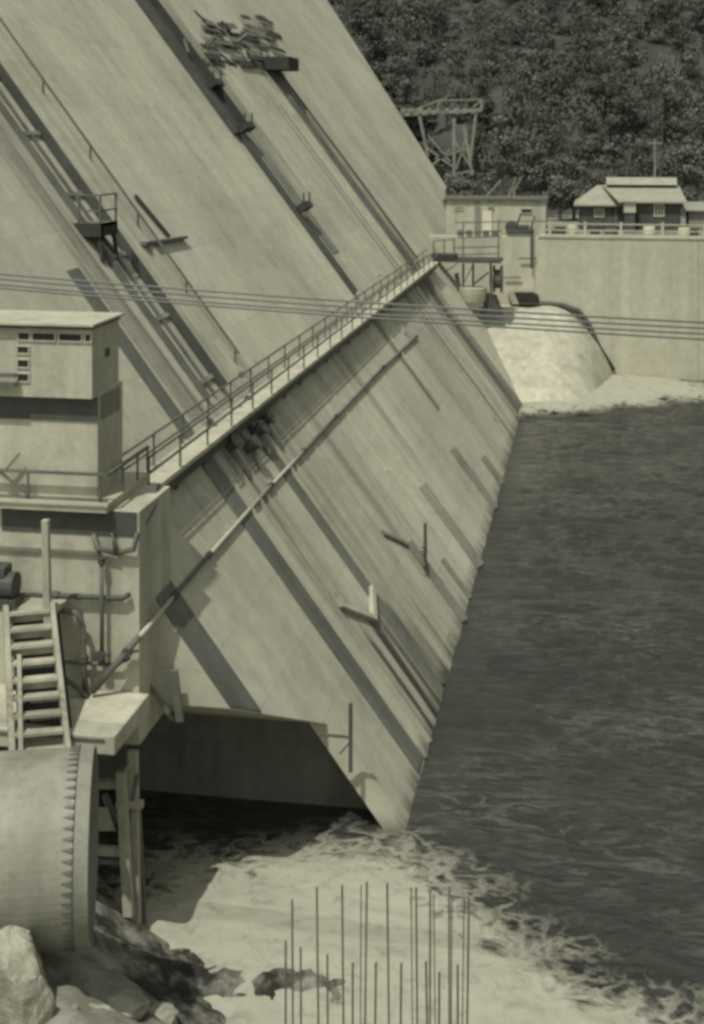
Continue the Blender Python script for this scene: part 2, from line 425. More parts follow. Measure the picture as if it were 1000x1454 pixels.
np_mesh('bank', *grid(seg((-40, -20, 1), (-20, -2, 0.16)), seg((8, 22, 0.8), (22, 39, 0.16)), bank_z), ROCK, 'structure')

# the yard and its slab
B(-30, 45, WY + 1.6, 152, 10.6, DZ).build('yard', GREYC, kind='structure')

# ================================================================== THE DAM
dam = thing('dam', 'huge pale concrete dam with smooth sloping downstream face dropping into the water', 'dam', (XW - 20, 90, -3))
XB = XW - SL * 50 - 8
def profile(zb):
    return [(XW - SL * zb, zb), (XW - SL * 50, 50), (XB, 50), (XB, zb)]
NE, SO0, SO1 = 35.3, 5.15, 2.95
# near block: its foot is cut away over the sluice mouth
m = MB(); a = [(XW - SL * SO0, NE, SO0), (XW - SL * 50, NE, 50), (XB, NE, 50), (XB, NE, SO0)]
c = [(XW - SL * SO1, 39.96, SO1), (XW - SL * 50, 39.96, 50), (XB, 39.96, 50), (XB, 39.96, SO1)]
m.add(a + c, [(0, 1, 2, 3), (7, 6, 5, 4), (1, 0, 4, 5), (2, 1, 5, 6), (3, 2, 6, 7), (0, 3, 7, 4)])
m.build('monolith', CONC, dam)
# block over the sluice tunnel: hollow behind a thick face wall
ZB = -3.0
x3 = XW - SL * SO1
m = MB().prism([(XW - SL * ZB, ZB), (XW - SL * 50, 50), (XB, 50), (XB, ZB), (-30, ZB), (-30, SO1), (x3 - 0.55, SO1), (XW - SL * ZB - 0.55, ZB)], 40.0, 58.0)
m.build('monolith', CONC, dam)
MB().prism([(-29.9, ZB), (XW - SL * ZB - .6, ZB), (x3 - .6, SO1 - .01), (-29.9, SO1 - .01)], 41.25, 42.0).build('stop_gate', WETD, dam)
prev = 58.03
for y in (71.0, 86.0, 98.0, 118.0):
    MB().prism(profile(ZB), prev, y).build('monolith', CONC, dam); prev = y + 0.03
p0 = on_face(637, 270); p1 = on_face(465, 0); p2 = p1 + (p1 - p0) * 0.7
k = (p2.y - p0.y) / (p2.z - p0.z)
ye = lambda z: p0.y + (z - p0.z) * k
m = MB(); zt = 50
m.hexa([(XB, prev, 9), (XW - SL * 9, prev, 9), (XW - SL * 9, ye(9), 9), (XB, ye(9), 9),
        (XB, prev, zt), (XW - SL * zt, prev, zt), (XW - SL * zt, ye(zt), zt), (XB, ye(zt), zt)])
m.build('monolith', CONC, dam)
# end-face shade painted as a dark strip beside the control house, with its pale kerb
MB().hexa([fp(NE + .02, SO0 + .03, 0), fp(NE + .02, SO0 + .03, .05), fp(36.7, SO0 - .62, .05), fp(36.7, SO0 - .62, 0),
           fp(NE + .02, 9.3, 0), fp(NE + .02, 9.3, .05), fp(36.7, 9.3, .05), fp(36.7, 9.3, 0)]).build('shade_strip', WETSHC, dam)
# fall-line drain at the sluice block: dark wet bed between pale kerbs
MB().fall(43.6, 44.75, 0.1, 9.9, 0, 0.06).build('drain_bed', WETSHC, dam)
MB().fall(43.75, 44.75, 10.2, 15.5, 0, 0.06).build('drain_bed', WETSHC, dam)
for y in (44.82, 46.0):
    MB().fall(y - 0.06, y + 0.06, 0, 9.8, 0, 0.16).build('kerb', CONC, dam)
MB().fall(49.7, 50.6, 0.0, 9.7, 0, 0.05).build('drain_bed', WETSHC, dam)
MB().fall(78.6, 79.4, 4.5, 9.7, 0, 0.05).build('drain_bed', GREYC, dam)
for y, z0, z1, w in ((47.0, 4.4, 9.6, .1), (51.6, 0.2, 9.6, .14), (55.0, 0.4, 7.5, .1), (62.0, 5, 9.7, .1)):
    MB().fall(y - w / 2, y + w / 2, z0, z1, 0, 0.08).build('rib', CONC, dam)
for (y, z0, z1) in ((50.75, .1, 9.7), (79.6, 5.5, 9.7)):
    MB().fall(y - .05, y + .05, z0, z1, 0, .14).build('edge_rib', CONC, dam)
# V-shaped deflector
for (q, w) in (((46.3, 4.3), (48.5, 3.15)), ((48.5, 3.15), (50.3, 3.6))):
    m = MB(); (ya, za), (yb, zb) = q, w
    m.hexa([fp(ya, za - .2, 0), fp(ya, za - .2, .2), fp(yb, zb - .2, .2), fp(yb, zb - .2, 0),
            fp(ya, za, 0), fp(ya, za, .2), fp(yb, zb, .2), fp(yb, zb, 0)])
    m.build('deflector', CONC2, dam, bevel=0.02)
# short training ribs above the waterline
for (y, z0, z1, w, h) in ((65.0, 0, 3.6, .45, .35), (75.2, 0, 3.1, .4, .3), (80.5, 0, 1.5, .4, .3), (57.6, 0, 3.1, .22, .3), (60.5, 0, 1.6, .2, .2)):
    MB().fall(y - w / 2, y + w / 2, z0, z1, 0, h).build('training_rib', GREYC, dam, bevel=0.02)
m = MB(); m.hexa([fp(55.6, 3.95, 0), fp(55.6, 3.95, .12), fp(57.5, 3.0, .12), fp(57.5, 3.0, 0), fp(55.6, 4.12, 0), fp(55.6, 4.12, .12), fp(57.5, 3.17, .12), fp(57.5, 3.17, 0)])
m.build('training_rib', GREYC, dam)
# upper drains on the far side
for (y0, y1, z0, z1, mt, h) in ((100.6, 102.4, 0.2, 25, WETSHC, .06), (102.6, 103.0, 0.2, 26, CONC, .3), (98.6, 98.9, 0.2, 24, CONC, .25),
                                (103.6, 104.2, 2, 27, GREYC, .08), (96.2, 96.5, 8, 22, GREYC, .07), (91.5, 91.8, 1.5, 24, CONC, .18), (84.0, 84.3, 8, 27, CONC, .15),
                                (88.0, 89.2, 11, 26, CONC, .05)):
    MB().fall(y0, y1, z0, z1, 0, h).build('drain_rib', mt, dam)

# ------------------------------------------------------------------ inclined tracks up the face
def track(name, label, rails, z0, z1, mt, ties=None, tie_mt=None):
    ymid = sum(r[0] for r in rails) / len(rails)
    root = thing(name, label, 'track', fp(ymid, z0))
    for (y, w, h0, h1, ma) in rails:
        MB().fall(y - w / 2, y + w / 2, z0, z1, h0, h1).build('rail', ma, root)
    if ties:
        z = z0 + 0.4
        ya = min(r[0] for r in rails); yb = max(r[0] for r in rails)
        while z < z1:
            MB().fall(ya, yb, z, z + 0.14, 0, ties[1]).build('tie', tie_mt or mt, root); z += ties[0]
    return root
ta = track('inclined_track', 'dark twin-rail inclined track climbing the dam face above the near walkway end',
           [(47.6, .16, .0, .22, STEELM), (49.7, .34, .05, .3, STEEL), (48.6, .1, .0, .12, STEELM)], 10.7, 33, STEEL, (2.2, .1), GREYC)
tb = thing('hand_rail', 'thin handrail line climbing the dam face beside the near inclined track', 'handrail', fp(52.6, 11))
z = 11.0
while z < 33:
    MB().beam(fp(52.6, z), fp(52.6, z) + Vector((0, 0, .75)), .07).build('post', STEELM, tb); z += 2.6
MB().beam(fp(52.6, 10.8) + Vector((0, 0, .75)), fp(52.6, 33) + Vector((0, 0, .75)), .08).build('rail', STEELM, tb)
MB().fall(52.4, 52.8, 10.8, 33, 0, .12).build('kerb', CONC, tb)
# dark conduit in the middle of the face
tc = thing('conduit', 'long dark covered conduit running up the middle of the dam face', 'conduit', fp(79, 11))
MB().fall(78.5, 79.2, 10.9, 19.9, .0, .25).build('casing', STEEL, tc, bevel=.04)
MB().fall(77.7, 79.7, 19.9, 36, .0, .3).build('casing', STEEL, tc, bevel=.05)
MB().fall(79.7, 79.9, 20.2, 36, .0, .7).build('side_board', TIMK, tc)
MB().fall(80.6, 82.6, 13, 36, .0, .05).build('apron', GREYC, tc)
for z in (15.3, 19.9, 22.4):
    MB().fall(78.5, 80.6, z, z + .35, .3, .8).build('landing', TIMK, tc)
    for y in (78.7, 80.4):
        MB().beam(fp(y, z + .2, .7), fp(y, z + .2, .7) + Vector((0, 0, .7)), .08).build('post', TIMK, tc)
td = track('inclined_track', 'far pair of dark rails climbing the dam face below the timber scaffold',
           [(101.2, .3, .05, .3, STEELM), (103.3, .4, .05, .4, STEEL)], 10.6, 25.0, STEEL, (3.0, .12), GREYC)

def work_platform(name, label, y0, y1, zf, out, railh, mt, thick=.35, group=None):
    p = fp((y0 + y1) / 2, zf); root = thing(name, label, 'platform', p, group)
    x0 = p.x - .1; x1 = p.x + out
    B(x0, x1, y0, y1, zf, zf + .1).build('deck', TIMD, root)
    for y in (y0 + .1, y1 - .1):
        B(x0, x1, y - .08, y + .08, zf - thick, zf).build('joist', mt, root)
        MB().beam((x1 - .15, y, zf - .05), fp(y, zf - 1.3), .12).build('strut', mt, root)
    B(x1 - .06, x1, y0, y1, zf - thick, zf + .12).build('fascia', mt, root)
    B(x0, x1, y0 - .05, y0, zf - thick, zf + .12).build('fascia', mt, root)
    for (x, y) in ((x1 - .05, y0 + .05), (x1 - .05, y1 - .05), (x0 + .2, y0 + .05)):
        MB().beam((x, y, zf), (x, y, zf + railh), .07).build('post', STEELM, root)
    for zz in (railh, railh * .5):
        MB().beam((x1 - .05, y0, zf + zz), (x1 - .05, y1, zf + zz), .06).build('rail', STEELM, root)
        MB().beam((x0 + .2, y0 + .05, zf + zz), (x1, y0 + .05, zf + zz), .06).build('rail', STEELM, root)
    return root
work_platform('work_platform', 'small railed work platform with dark skirt on the near inclined track', 47.0, 48.7, 16.75, .95, 1.1, TIMK)
# timber scaffold high on the face
sc = thing('timber_scaffold', 'tangle of dark scaffold poles and planks high on the dam face', 'scaffold', fp(100, 25))
pz = on_face(378, 96)
B(pz.x - .3, pz.x + 2.0, pz.y - 1.2, pz.y + 2.2, pz.z - .2, pz.z + .75).build('platform', TIMK, sc)
random.seed(3)
for i in range(12):
    a = on_face(random.uniform(262, 390), random.uniform(20, 90), random.uniform(.15, .6))
    bb = a + Vector((random.uniform(-.8, .8), random.uniform(-2, 2), random.uniform(-1.0, 1.0)))
    MB().beam(a, bb, random.uniform(.08, .2)).build('pole', random.choice([TIMK, TIMD, TIMD]), sc)
for i in range(46):
    a = on_face(random.uniform(285, 385), random.uniform(22, 92), random.uniform(.05, .4))
    MB().beam(a, a + Vector((random.uniform(-.12, .12), random.uniform(2.2, 5.0), random.uniform(-.15, .2))), random.uniform(.25, .5), .05, (.8, 0, .6)).build('plank', random.choice([TIMD, TIMK]), sc)

# loose things lying on the face
a, bb = on_face(192, 277, .12), on_face(241, 336, .12)
tag(MB().beam(a, bb, .16, .14).build('loose_timber', TIMK), 'loose dark timber lying slantwise on the upper left dam face', 'timber')
a, bb = on_face(203, 346, .1), on_face(262, 337, .1)
tag(MB().beam(a, bb, .3, .12).build('loose_plank', TIMD), 'short grey plank lying level on the upper left dam face', 'plank')

# ------------------------------------------------------------------ walkway across the face
WZ = 10.1
wk = thing('walkway', 'long railed concrete walkway crossing the dam face towards the far yard', 'walkway', (XW - SL * WZ + .5, 72, WZ - .3))
xi = XW - SL * WZ - .1; xo = xi + 1.0; W0, W1 = 37.2, 108.5
y = W0
while y < W1:
    B(xi, xo, y, min(y + 5.9, W1), WZ - .16, WZ).build('deck_slab', CONC2, wk, bevel=.02); y += 5.94
B(xo - .35, xo - .1, W0, W1, WZ - .5, WZ - .165).build('stringer', STEEL, wk)
y = W0 + .6
while y < W1:
    MB().add([(xi - .1, y - .1, WZ - .17), (xo - .12, y - .1, WZ - .17), (xo - .12, y - .1, WZ - .42), (xi + .55, y - .1, WZ - 1.1),
              (xi - .1, y + .1, WZ - .17), (xo - .12, y + .1, WZ - .17), (xo - .12, y + .1, WZ - .42), (xi + .55, y + .1, WZ - 1.1)],
             [(0, 1, 2, 3), (7, 6, 5, 4), (0, 4, 5, 1), (1, 5, 6, 2), (2, 6, 7, 3), (3, 7, 4, 0)]).build('bracket', STEEL, wk)
    y += 2.97
for x in (xo - .06, xi + .12):
    y = W0 + .2
    while y < W1:
        MB().beam((x, y, WZ), (x, y, WZ + .95), .055).build('post', STEELM, wk); y += 2.97
    for h in (.95, .5):
        MB().beam((x, W0, WZ + h), (x, W1, WZ + h), .055).build('rail', STEELM, wk)
# bent pipes and valve gear hanging beneath it
random.seed(5)
for (yy, zz) in ((46.2, 9.3), (48.0, 8.9), (49.6, 9.1), (51.0, 9.2)):
    vg = thing('valve', ['squat dark valve under the walkway at the drain head', 'round dark valve under the walkway beside the drain head',
                         'dark valve under the walkway above the narrow drain', 'last dark valve under the walkway, farthest from the control house'][[46.2, 48.0, 49.6, 51.0].index(yy)],
               'valve', fp(yy, zz))
    MB().tube([fp(yy, zz, .1), fp(yy, zz, .5)], .22, 12).build('body', STEEL, vg)
    MB().tube([fp(yy, zz + .9, .2), fp(yy, zz + .1, .25), fp(yy, zz - .7, .12)], .1, 8).build('pipe', STEELM, vg)
    MB().tube([fp(yy, zz, .5), fp(yy, zz, .56)], .3, 14).build('hand_wheel', STEEL, vg)

# ------------------------------------------------------------------ long pipe across the face
PZ = 7.5
foot = on_y(131, 992, 33.5); foot.z = 5.95
pp = thing('water_pipe', 'long thin pipe crossing the dam face below the walkway to the control house', 'pipe', foot)
a0 = foot + Vector((0, 0, .12))
cor = on_y(199, 903, 33.75)
nodes = [on_face(248, 846, .1), on_face(297, 788, .1), on_face(385, 689, .1), on_face(432, 640, .1), on_face(478, 591, .1), on_face(545, 521, .1), on_face(592, 478, .1)]
MB().tube([a0, a0.lerp(cor, .5), cor], .085, 8).build('pipe', STEELM, pp, smooth=True)
prevp = cor
for i, e in enumerate(nodes):
    mt = PALEP if i in (0, 2, 3) else STEELM
    MB().tube([prevp, e], .062, 8).build('pipe', mt, pp, smooth=True)
    d_ = (e - prevp).normalized()
    MB().tube([e - d_ * .12, e + d_ * .12], .10, 10).build('coupling', STEEL, pp)
    prevp = e

# ------------------------------------------------------------------ posts on the face
q = on_face(604, 812)
sp_ = thing('gauge_post', 'thin dark post with side brackets standing low on the dam face', 'post', q)
MB().beam(q, q + Vector((0, 0, 2.0)), .12).build('post', STEEL, sp_)
for dz in (.35, .85, 1.15):
    MB().beam(q + Vector((-.05, -.6, dz)), q + Vector((.05, .1, dz)), .06).build('bracket', STEELM, sp_)
MB().beam(fp(57.6, 2.6, .2), q + Vector((0, 0, .9)), .06).build('brace', STEELM, sp_)
q = on_face(498, 1096); q2 = on_face(455, 1043, .05)
gp = thing('gauge_post', 'tall dark post with braced arm at the edge of the sluice mouth', 'post', q)
MB().beam(q, q + Vector((0, 0, 1.95)), .1).build('post', STEEL, gp)
MB().beam(q2, q + Vector((0, 0, .98)), .07).build('arm', STEELM, gp)
MB().beam(on_face(483, 1070, .05), q + Vector((0, 0, .85)), .05).build('brace', STEELM, gp)

# ================================================================== CONTROL HOUSE (left)
TF = 34.0
def X_(px, y): return on_y(px, 700, y).x
def Z_(py, y, px=100): return on_y(px, py, y).z
ch = thing('control_house', 'pale concrete control house with railed balcony at the near end of the dam', 'building', (X_(60, 35), 35, 5.9))
XL = X_(-170, TF)
xr1 = X_(198, TF); xr2 = X_(139, TF); xr3 = X_(131, TF - .25)
zd = Z_(713, 33.75)
zb1, zb2, ztop = Z_(597, TF), Z_(566, TF - .25), Z_(467, TF - .25)
B(XL, xr1, TF, 36.6, 4.6, zd - .22).build('lower_wall', CONC2, ch, bevel=.02)
B(XL, xr2, TF + .02, 35.9, zd + .002, zb2 + .1).build('upper_wall', CONC2, ch, bevel=.02)
up = B(XL, xr3, TF - .25, 35.75, zb2, ztop).build('overhang', CONC2, ch, bevel=.015)
# roof with a thin dark drip edge
B(XL, xr3 + .10, TF - .45, 35.95, ztop + .08, ztop + .15).build('roof', CONC2, ch, bevel=.01)
B(XL, xr3 + .02, TF - .33, 35.85, ztop, ztop + .08).build('fascia', STEEL, ch)
# clerestory row and the column of louvres, each a framed recess in front of the wall plane
def window(px0, px1, py0, py1):
    y = TF - .25
    x0, x1 = X_(px0, y), X_(px1, y); z1, z0 = Z_(py0, y), Z_(py1, y)
    w = B(x0, x1, y - .012, y + .02, z0, z1).build('window', GLASS, ch)
    for (a_, b_, c_, d_) in ((x0 - .04, x1 + .04, z1, z1 + .035), (x0 - .04, x1 + .04, z0 - .035, z0), (x0 - .035, x0, z0, z1), (x1, x1 + .035, z0, z1)):
        B(a_, b_, y - .04, y + .005, c_, d_).build('frame', CONC2, w)
for r in ((27, 42, 474, 484), (47, 78, 474, 484), (85, 116, 474, 484), (122, 129, 474, 484),
          (26, 41, 494, 503), (26, 41, 513, 523), (26, 41, 533, 543)):
    window(*r)
# porch rails left of the louvres
for py in (535, 548):
    B(XL, X_(24, 33.6), 33.5, 33.62, Z_(py + 3, 33.55), Z_(py - 2, 33.55)).build('porch_rail', STEELM, ch)
# side hatch
y = 34.6
B(xr3 - .02, xr3 + .025, 34.7, 35.0, Z_(505, 34.8), Z_(493, 34.8)).build('hatch', STEEL, ch)
# balcony
xd = X_(152, 33.72)
bal = B(XL, xd, 33.72, 37.1, zd - .24, zd).build('balcony', CONC2, ch, bevel=.02)
B(XL, xd + .04, 33.66, 37.0, zd - .06, zd + .02).build('edge_course', PALEP, ch)
zr = zd + .72
def rail(p, q, w=.06, n='rail', mt=STEELM): MB().beam(p, q, w).build(n, mt, ch)
rail((XL, 33.78, zr), (xd, 33.78, zr), .075); rail((xd, 33.78, zr), (xd, 37.0, zr), .075)
rail((XL, 33.78, zd + .08), (xd, 33.78, zd + .08), .05)
for px in (-80, 40, 143):
    x = X_(px, 33.78); rail((x, 33.78, zd), (x, 33.78, zr), .05, 'post')
for yy in (34.9, 36.1, 36.95): rail((xd, yy, zd), (xd, yy, zr), .05, 'post')
rail((X_(0, 33.8), 33.8, zr - .05), (X_(46, 33.8), 33.8, zd + .05), .07, 'brace')
rail((X_(8, 33.8), 33.8, zr + .0), (X_(28, 33.8), 33.8, zr + .45), .05, 'brace')
# curved bracket pipes under the balcony corner
for (pa, pb, pc) in (((133, 758), (138, 778), (165, 786)), ((165, 786), (190, 780), (196, 757)), ((160, 757), (163, 770), (165, 786))):
    MB().tube([on_y(*pa, 33.9), on_y(*pb, 33.82), on_y(*pc, 33.85)], .07, 8).build('bracket', STEELM, ch, smooth=True)
MB().tube([on_y(205, 745, 34.5), on_y(222, 715, 35.4), on_y(226, 690, 36.4)], .06, 8).build('bracket', STEELM, ch, smooth=True)
# dark and grey bands laid flush on the walls
B(XL, xr2 - .0, TF - .02, TF + .018, zb1, zb2 - .002).build('wall_band', STEEL, ch)
B(xr2 + .001, xr2 + .02, TF + .2, 35.6, zb1, zb2 - .002).build('wall_band', GREYC, ch)
B(X_(3, TF), xr1 - .06, TF - .02, TF - .001, Z_(758, TF), zd - .25).build('wall_band', STEEL, ch)  # dark strip painted in for the balcony's shadow on the wall
# small ledge strip on the wall
B(XL, X_(140, 33.9), 33.92, 34.0, Z_(786, 33.95), Z_(781, 33.95)).build('ledge', GREYC, ch)

def pipe_thing(label, pts, r, mt=STEELM, flanges=()):
    P = [on_y(*p) if len(p) == 3 else p for p in pts]
    lo = min(P, key=lambda v: v.z)
    root = thing('wall_pipe', label, 'pipe', lo)
    MB().tube(P, r, 10).build('pipe', mt, root, smooth=True)
    for i in flanges:
        d = (P[min(i + 1, len(P) - 1)] - P[max(i - 1, 0)]).normalized()
        MB().tube([P[i] - d * .07, P[i] + d * .07], r * 1.7, 12).build('flange', STEEL, root)
wy = 33.86
pipe_thing('long dark level pipe fixed across the lower control house wall', [(28, 845, wy), (80, 846, wy), (128, 848, wy), (174, 850, wy), (184, 844, wy)], .07, STEEL, (1,))
pipe_thing('thin grey upright pipe on the lower control house wall', [(144, 796, wy - .1), (145, 860, wy - .1), (145, 940, wy - .1)], .055, STEELM, (0, 2))
pipe_thing('dark bent pipe turning down to the foot of the long water pipe',
           [(60, 867, wy - .2), (84, 867, wy - .2), (105, 869, wy - .2), (114, 876, wy - .2), (118, 890, wy - .2), (119, 935, wy - .25), (122, 990, wy - .3)], .075, STEELM, (5, 6))
pipe_thing('short level pipe low on the control house wall behind the bent pipe', [(90, 940, wy - .02), (130, 942, wy - .02), (168, 944, wy - .02), (180, 935, wy - .02)], .045, STEELM, (3,))
pipe_thing('short slanting pipe running into the foot of the bent pipe', [(90, 962, 33.4), (108, 975, 33.4), (124, 990, 33.4)], .06, STEELM)
# stop valves with a round body
for (px, py, lb) in ((142, 931, 'small round valve at the bottom of the thin upright pipe'), (181, 926, 'small dark valve beside the long water pipe near the wall corner')):
    c = on_y(px, py, 33.7); v = thing('stop_valve', lb, 'valve', c - Vector((0, 0, .12)))
    MB().tube([c - Vector((0, .1, 0)), c + Vector((0, .1, 0))], .13, 12).build('body', STEEL, v)
    MB().tube([c, c + Vector((.28, 0, .05))], .04, 8).build('stem', STEEL, v)
# dark hoist on the left edge
c = on_y(10, 850, 33.2)
hw = thing('hoist', 'dark blurred hoist motor beside the control house wall at the stair head', 'machine', c)
MB().tube([c + Vector((-.5, 0, .35)), c + Vector((.25, 0, .35))], .33, 14).build('drum', STEEL, hw)
B(c.x - .6, c.x + .35, c.y - .3, c.y + .3, c.z - .1, c.z + .06).build('bed', STEEL, hw)
B(c.x - .35, c.x + .05, c.y - .25, c.y + .25, c.z + .55, c.z + .85).build('housing', STEEL, hw, bevel=.05)

# ------------------------------------------------------------------ concrete landing on the trestle
zs = on_y(162, 1046, 31.4).z
xs_ = X_(163, 31.4)
ls = thing('landing', 'pale concrete landing slab below the control house beside the dark sluice mouth', 'platform', (xs_ - 3, 32.7, zs - .5))
B(X_(-170, 32), xs_, 31.4, 33.98, zs - .45, zs).build('slab', CONC2, ls, bevel=.03)
B(X_(-170, 32), xs_ - .25, 31.36, 31.398, zs - .12, zs - .07).build('drip_edge', STEELM, ls)
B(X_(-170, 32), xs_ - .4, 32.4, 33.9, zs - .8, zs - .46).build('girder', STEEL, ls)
# struts beside the landing
for (pa, pb, lb) in (((206, 964), (246, 1022), 'thin dark strut leaning from the landing corner to the dam'),
                     ((247, 952), (256, 1024), 'short dark upright strut under the water pipe by the dam edge')):
    tag(MB().beam(on_y(*pa, 34.9), on_y(*pb, 35.0), .10 if lb[0] == 't' else .2, .1).build('strut', STEELM), lb, 'strut')

# trestle under the landing
tr = thing('timber_trestle', 'pale timber trestle standing in the water beside the landing', 'trestle', (X_(185, 33.3), 33.3, 0))
def tbm(pa, pb, w, y=31.5, n='post', mt=TIMB, y2=None):
    y += 1.8; MB().beam(on_y(*pa, y), on_y(*pb, (y2 + 1.8) if y2 else y), w, w * .8).build(n, mt, tr, bevel=.01)
tbm((189, 1066), (193, 1310), .24); tbm((172, 1096), (183, 1300), .24, 31.25); tbm((196, 1140), (205, 1310), .13, 31.8, mt=TIMD)
tbm((166, 1142), (203, 1142), .2, 31.38, 'cap'); tbm((174, 1104), (188, 1080), .13, 31.4, 'brace')
tbm((134, 1113), (170, 1113), .22, 31.45, 'beam'); tbm((134, 1207), (176, 1209), .22, 31.45, 'beam'); tbm((134, 1222), (178, 1224), .13, 31.5, 'beam', TIMD)
tbm((148, 1128), (166, 1168), .16, 31.6, 'brace', TIMD); tbm((183, 1166), (195, 1098), .12, 31.45, 'brace', TIMD)
MB().hexa([on_y(135, 1180, 33.25), on_y(165, 1180, 33.25), on_y(165, 1180, 33.35), on_y(135, 1180, 33.35),
           on_y(135, 1146, 33.25), on_y(152, 1146, 33.25), on_y(152, 1146, 33.35), on_y(135, 1146, 33.35)]).build('gusset', TIMB, tr)

# ------------------------------------------------------------------ timber stair and post
st = thing('timber_stair', 'steep pale timber stair with open treads at the left edge', 'stair', on_y(50, 1070, 30.8))
tl, trr = on_y(8, 862, 33.0), on_y(73, 856, 33.0); bl, br = on_y(18, 1085, 30.9), on_y(98, 1078, 30.9)
MB().beam(tl, bl, .14, .32).build('stringer', TIMB, st, bevel=.01)
MB().beam(trr, br, .12, .30).build('stringer', TIMB, st, bevel=.01)
n = 9
for i in range(n):
    s_ = (i + .4) / n; a = tl.lerp(bl, s_); bb = trr.lerp(br, s_)
    MB().beam(a, bb, .30, .07).build('tread', TIMB, st)
    if i in (0, 1, 2, 4, 7):
        MB().beam(a + Vector((0, .12, -.17)), bb + Vector((0, .12, -.17)), .03, .22).build('riser', TIMB, st)
bk = Vector((0, .38, -.12)); MB().add([tl + bk, trr + bk, br + bk, bl + bk, tl + bk * 1.15, trr + bk * 1.15, br + bk * 1.15, bl + bk * 1.15], [(0, 1, 2, 3), (7, 6, 5, 4), (0, 4, 5, 1), (1, 5, 6, 2), (2, 6, 7, 3), (3, 7, 4, 0)]).build('shade_board', TIMK, st)  # added dark board standing in for shade between the treads
MB().beam(on_y(27, 930, 32.2), on_y(30, 1080, 30.8), .1).build('handrail', TIMB, st)
B(tl.x - .6, trr.x + .1, 33.0, 33.9, tl.z - .12, tl.z).build('top_landing', TIMB, st)
tp = on_y(65, 738, 32.9); bt = on_y(71, 880, 32.9)
tag(MB().beam(tp, Vector((bt.x, bt.y, bt.z - 2.2)), .17, .17).build('timber_post', TIMB, bevel=.01), 'tall pale square timber post rising at the stair head', 'post')

# ================================================================== big pipe section at lower left
dc = on_y(112, 1200, 27.6)
ax = Vector((1, -.26, 0)).normalized()
# choose the axis so that the mouth is seen nearly edge-on
vd = (dc - EYE); vd.z = 0; vd.normalize(); ax = Vector((vd.y, -vd.x, 0)); ax = (ax - vd * 0.07).normalized()
R = 1.86
ps = thing('steel_pipe_section', 'huge pale sheet-steel pipe section lying at the lower left', 'pipe', (dc.x - 2.5, dc.y, dc.z - R))
side = Vector((0, 0, 1)).cross(ax).normalized()
def ring(c, r, nseg, th0=0): return [c + side * (r * math.cos(th0 + 2 * math.pi * k / nseg)) + Vector((0, 0, r * math.sin(th0 + 2 * math.pi * k / nseg))) for k in range(nseg)]
NS = 72
prof = [(-6, R), (-4.1, R), (-4.1, R + .03), (-4.0, R + .03), (-4.0, R), (-2.05, R), (-2.05, R + .02), (-1.95, R + .02), (-1.95, R), (-.22, R), (0.0, R),
        (0.0, R - .05), (-1.5, R - .05), (-6, R - .05)]
m = MB()
for (d, r) in prof: m.v += [tuple(v) for v in ring(dc + ax * d, r, NS)]
for i in range(len(prof) - 1):
    for k in range(NS): m.f.append((i * NS + k, i * NS + (k + 1) % NS, (i + 1) * NS + (k + 1) % NS, (i + 1) * NS + k))
sh = m.build('shell', DRUM, ps)
m = MB()
for (d, r) in ((.02, R - .05), (.02, R + .02), (.3, R + .02), (.3, R - .05), (.02, R - .05)):
    m.v += [tuple(v) for v in ring(dc + ax * d, r, NS)]
for i in range(4):
    for k in range(NS): m.f.append((i * NS + k, i * NS + (k + 1) % NS, (i + 1) * NS + (k + 1) % NS, (i + 1) * NS + k))
m.build('joint_ring', GREYC, ps)
tooth = None
for k in range(60):
    th = 2 * math.pi * k / 60
    e = side * math.cos(th) + Vector((0, 0, math.sin(th))); tg = ax.cross(e)
    c = dc + ax * -.11 + e * (R + .03)
    m = MB().hexa([c - ax * .10 - tg * .008 - e * .05, c + ax * .10 - tg * .045 - e * .05, c + ax * .10 + tg * .045 - e * .05, c - ax * .10 + tg * .008 - e * .05,
                   c - ax * .10 - tg * .006 - e * .02, c + ax * .10 - tg * .04 + e * .02, c + ax * .10 + tg * .04 + e * .02, c - ax * .10 + tg * .006 - e * .02])
    m.build('clamp_lug', STEELM, ps)

# boulders and rubble on the bank
def boulder(px, py, y, r, lb, sx=1.0, sz=.8, seed=0):
    c = on_y(px, py, y); n = 40; k = 26; vs = []; fs = []; rr = np.random.default_rng(100 + seed)
    ph = rr.random(6) * 6.28
    # faceted: clip a sphere by random planes
    pl = [(Vector(rr.normal(size=3)).normalized(), rr.uniform(.55, .85)) for _ in range(11)]
    for i in range(k + 1):
        t_ = math.pi * i / k
        for j in range(n):
            u = 2 * math.pi * j / n
            d = Vector((math.sin(t_) * math.cos(u), math.sin(t_) * math.sin(u), math.cos(t_)))
            L_ = 1.0
            for (nn, dd) in pl:
                q_ = d.dot(nn)
                if q_ > 1e-3: L_ = min(L_, dd / q_)
            L_ *= 1 + .04 * math.sin(3 * d.x * 3 + ph[0]) * math.sin(4 * d.z * 2 + ph[1]) + .025 * math.sin(11 * d.y + ph[2]) * math.sin(9 * d.x + ph[3]) + rr.uniform(-.012, .012)
            vs.append((c.x + d.x * L_ * r * sx, c.y + d.y * L_ * r, c.z + d.z * L_ * r * sz))
    for i in range(k):
        for j in range(n): fs.append((i * n + j, (i + 1) * n + j, (i + 1) * n + (j + 1) % n, i * n + (j + 1) % n))
    tag(MB().add(vs, fs).build('boulder', BOUL, smooth=False), lb, 'rock')
boulder(18, 1400, 25.6, 1.0, 'big pale angular boulder under the pipe section at the lower left corner', .95, 1.15, 1)
boulder(52, 1430, 25.2, .48, 'narrow boulder leaning on the big corner boulder', .7, 1.3, 2)
boulder(105, 1420, 27.3, .62, 'pale rounded boulder in the rubble below the pipe section', 1.2, .8, 3)
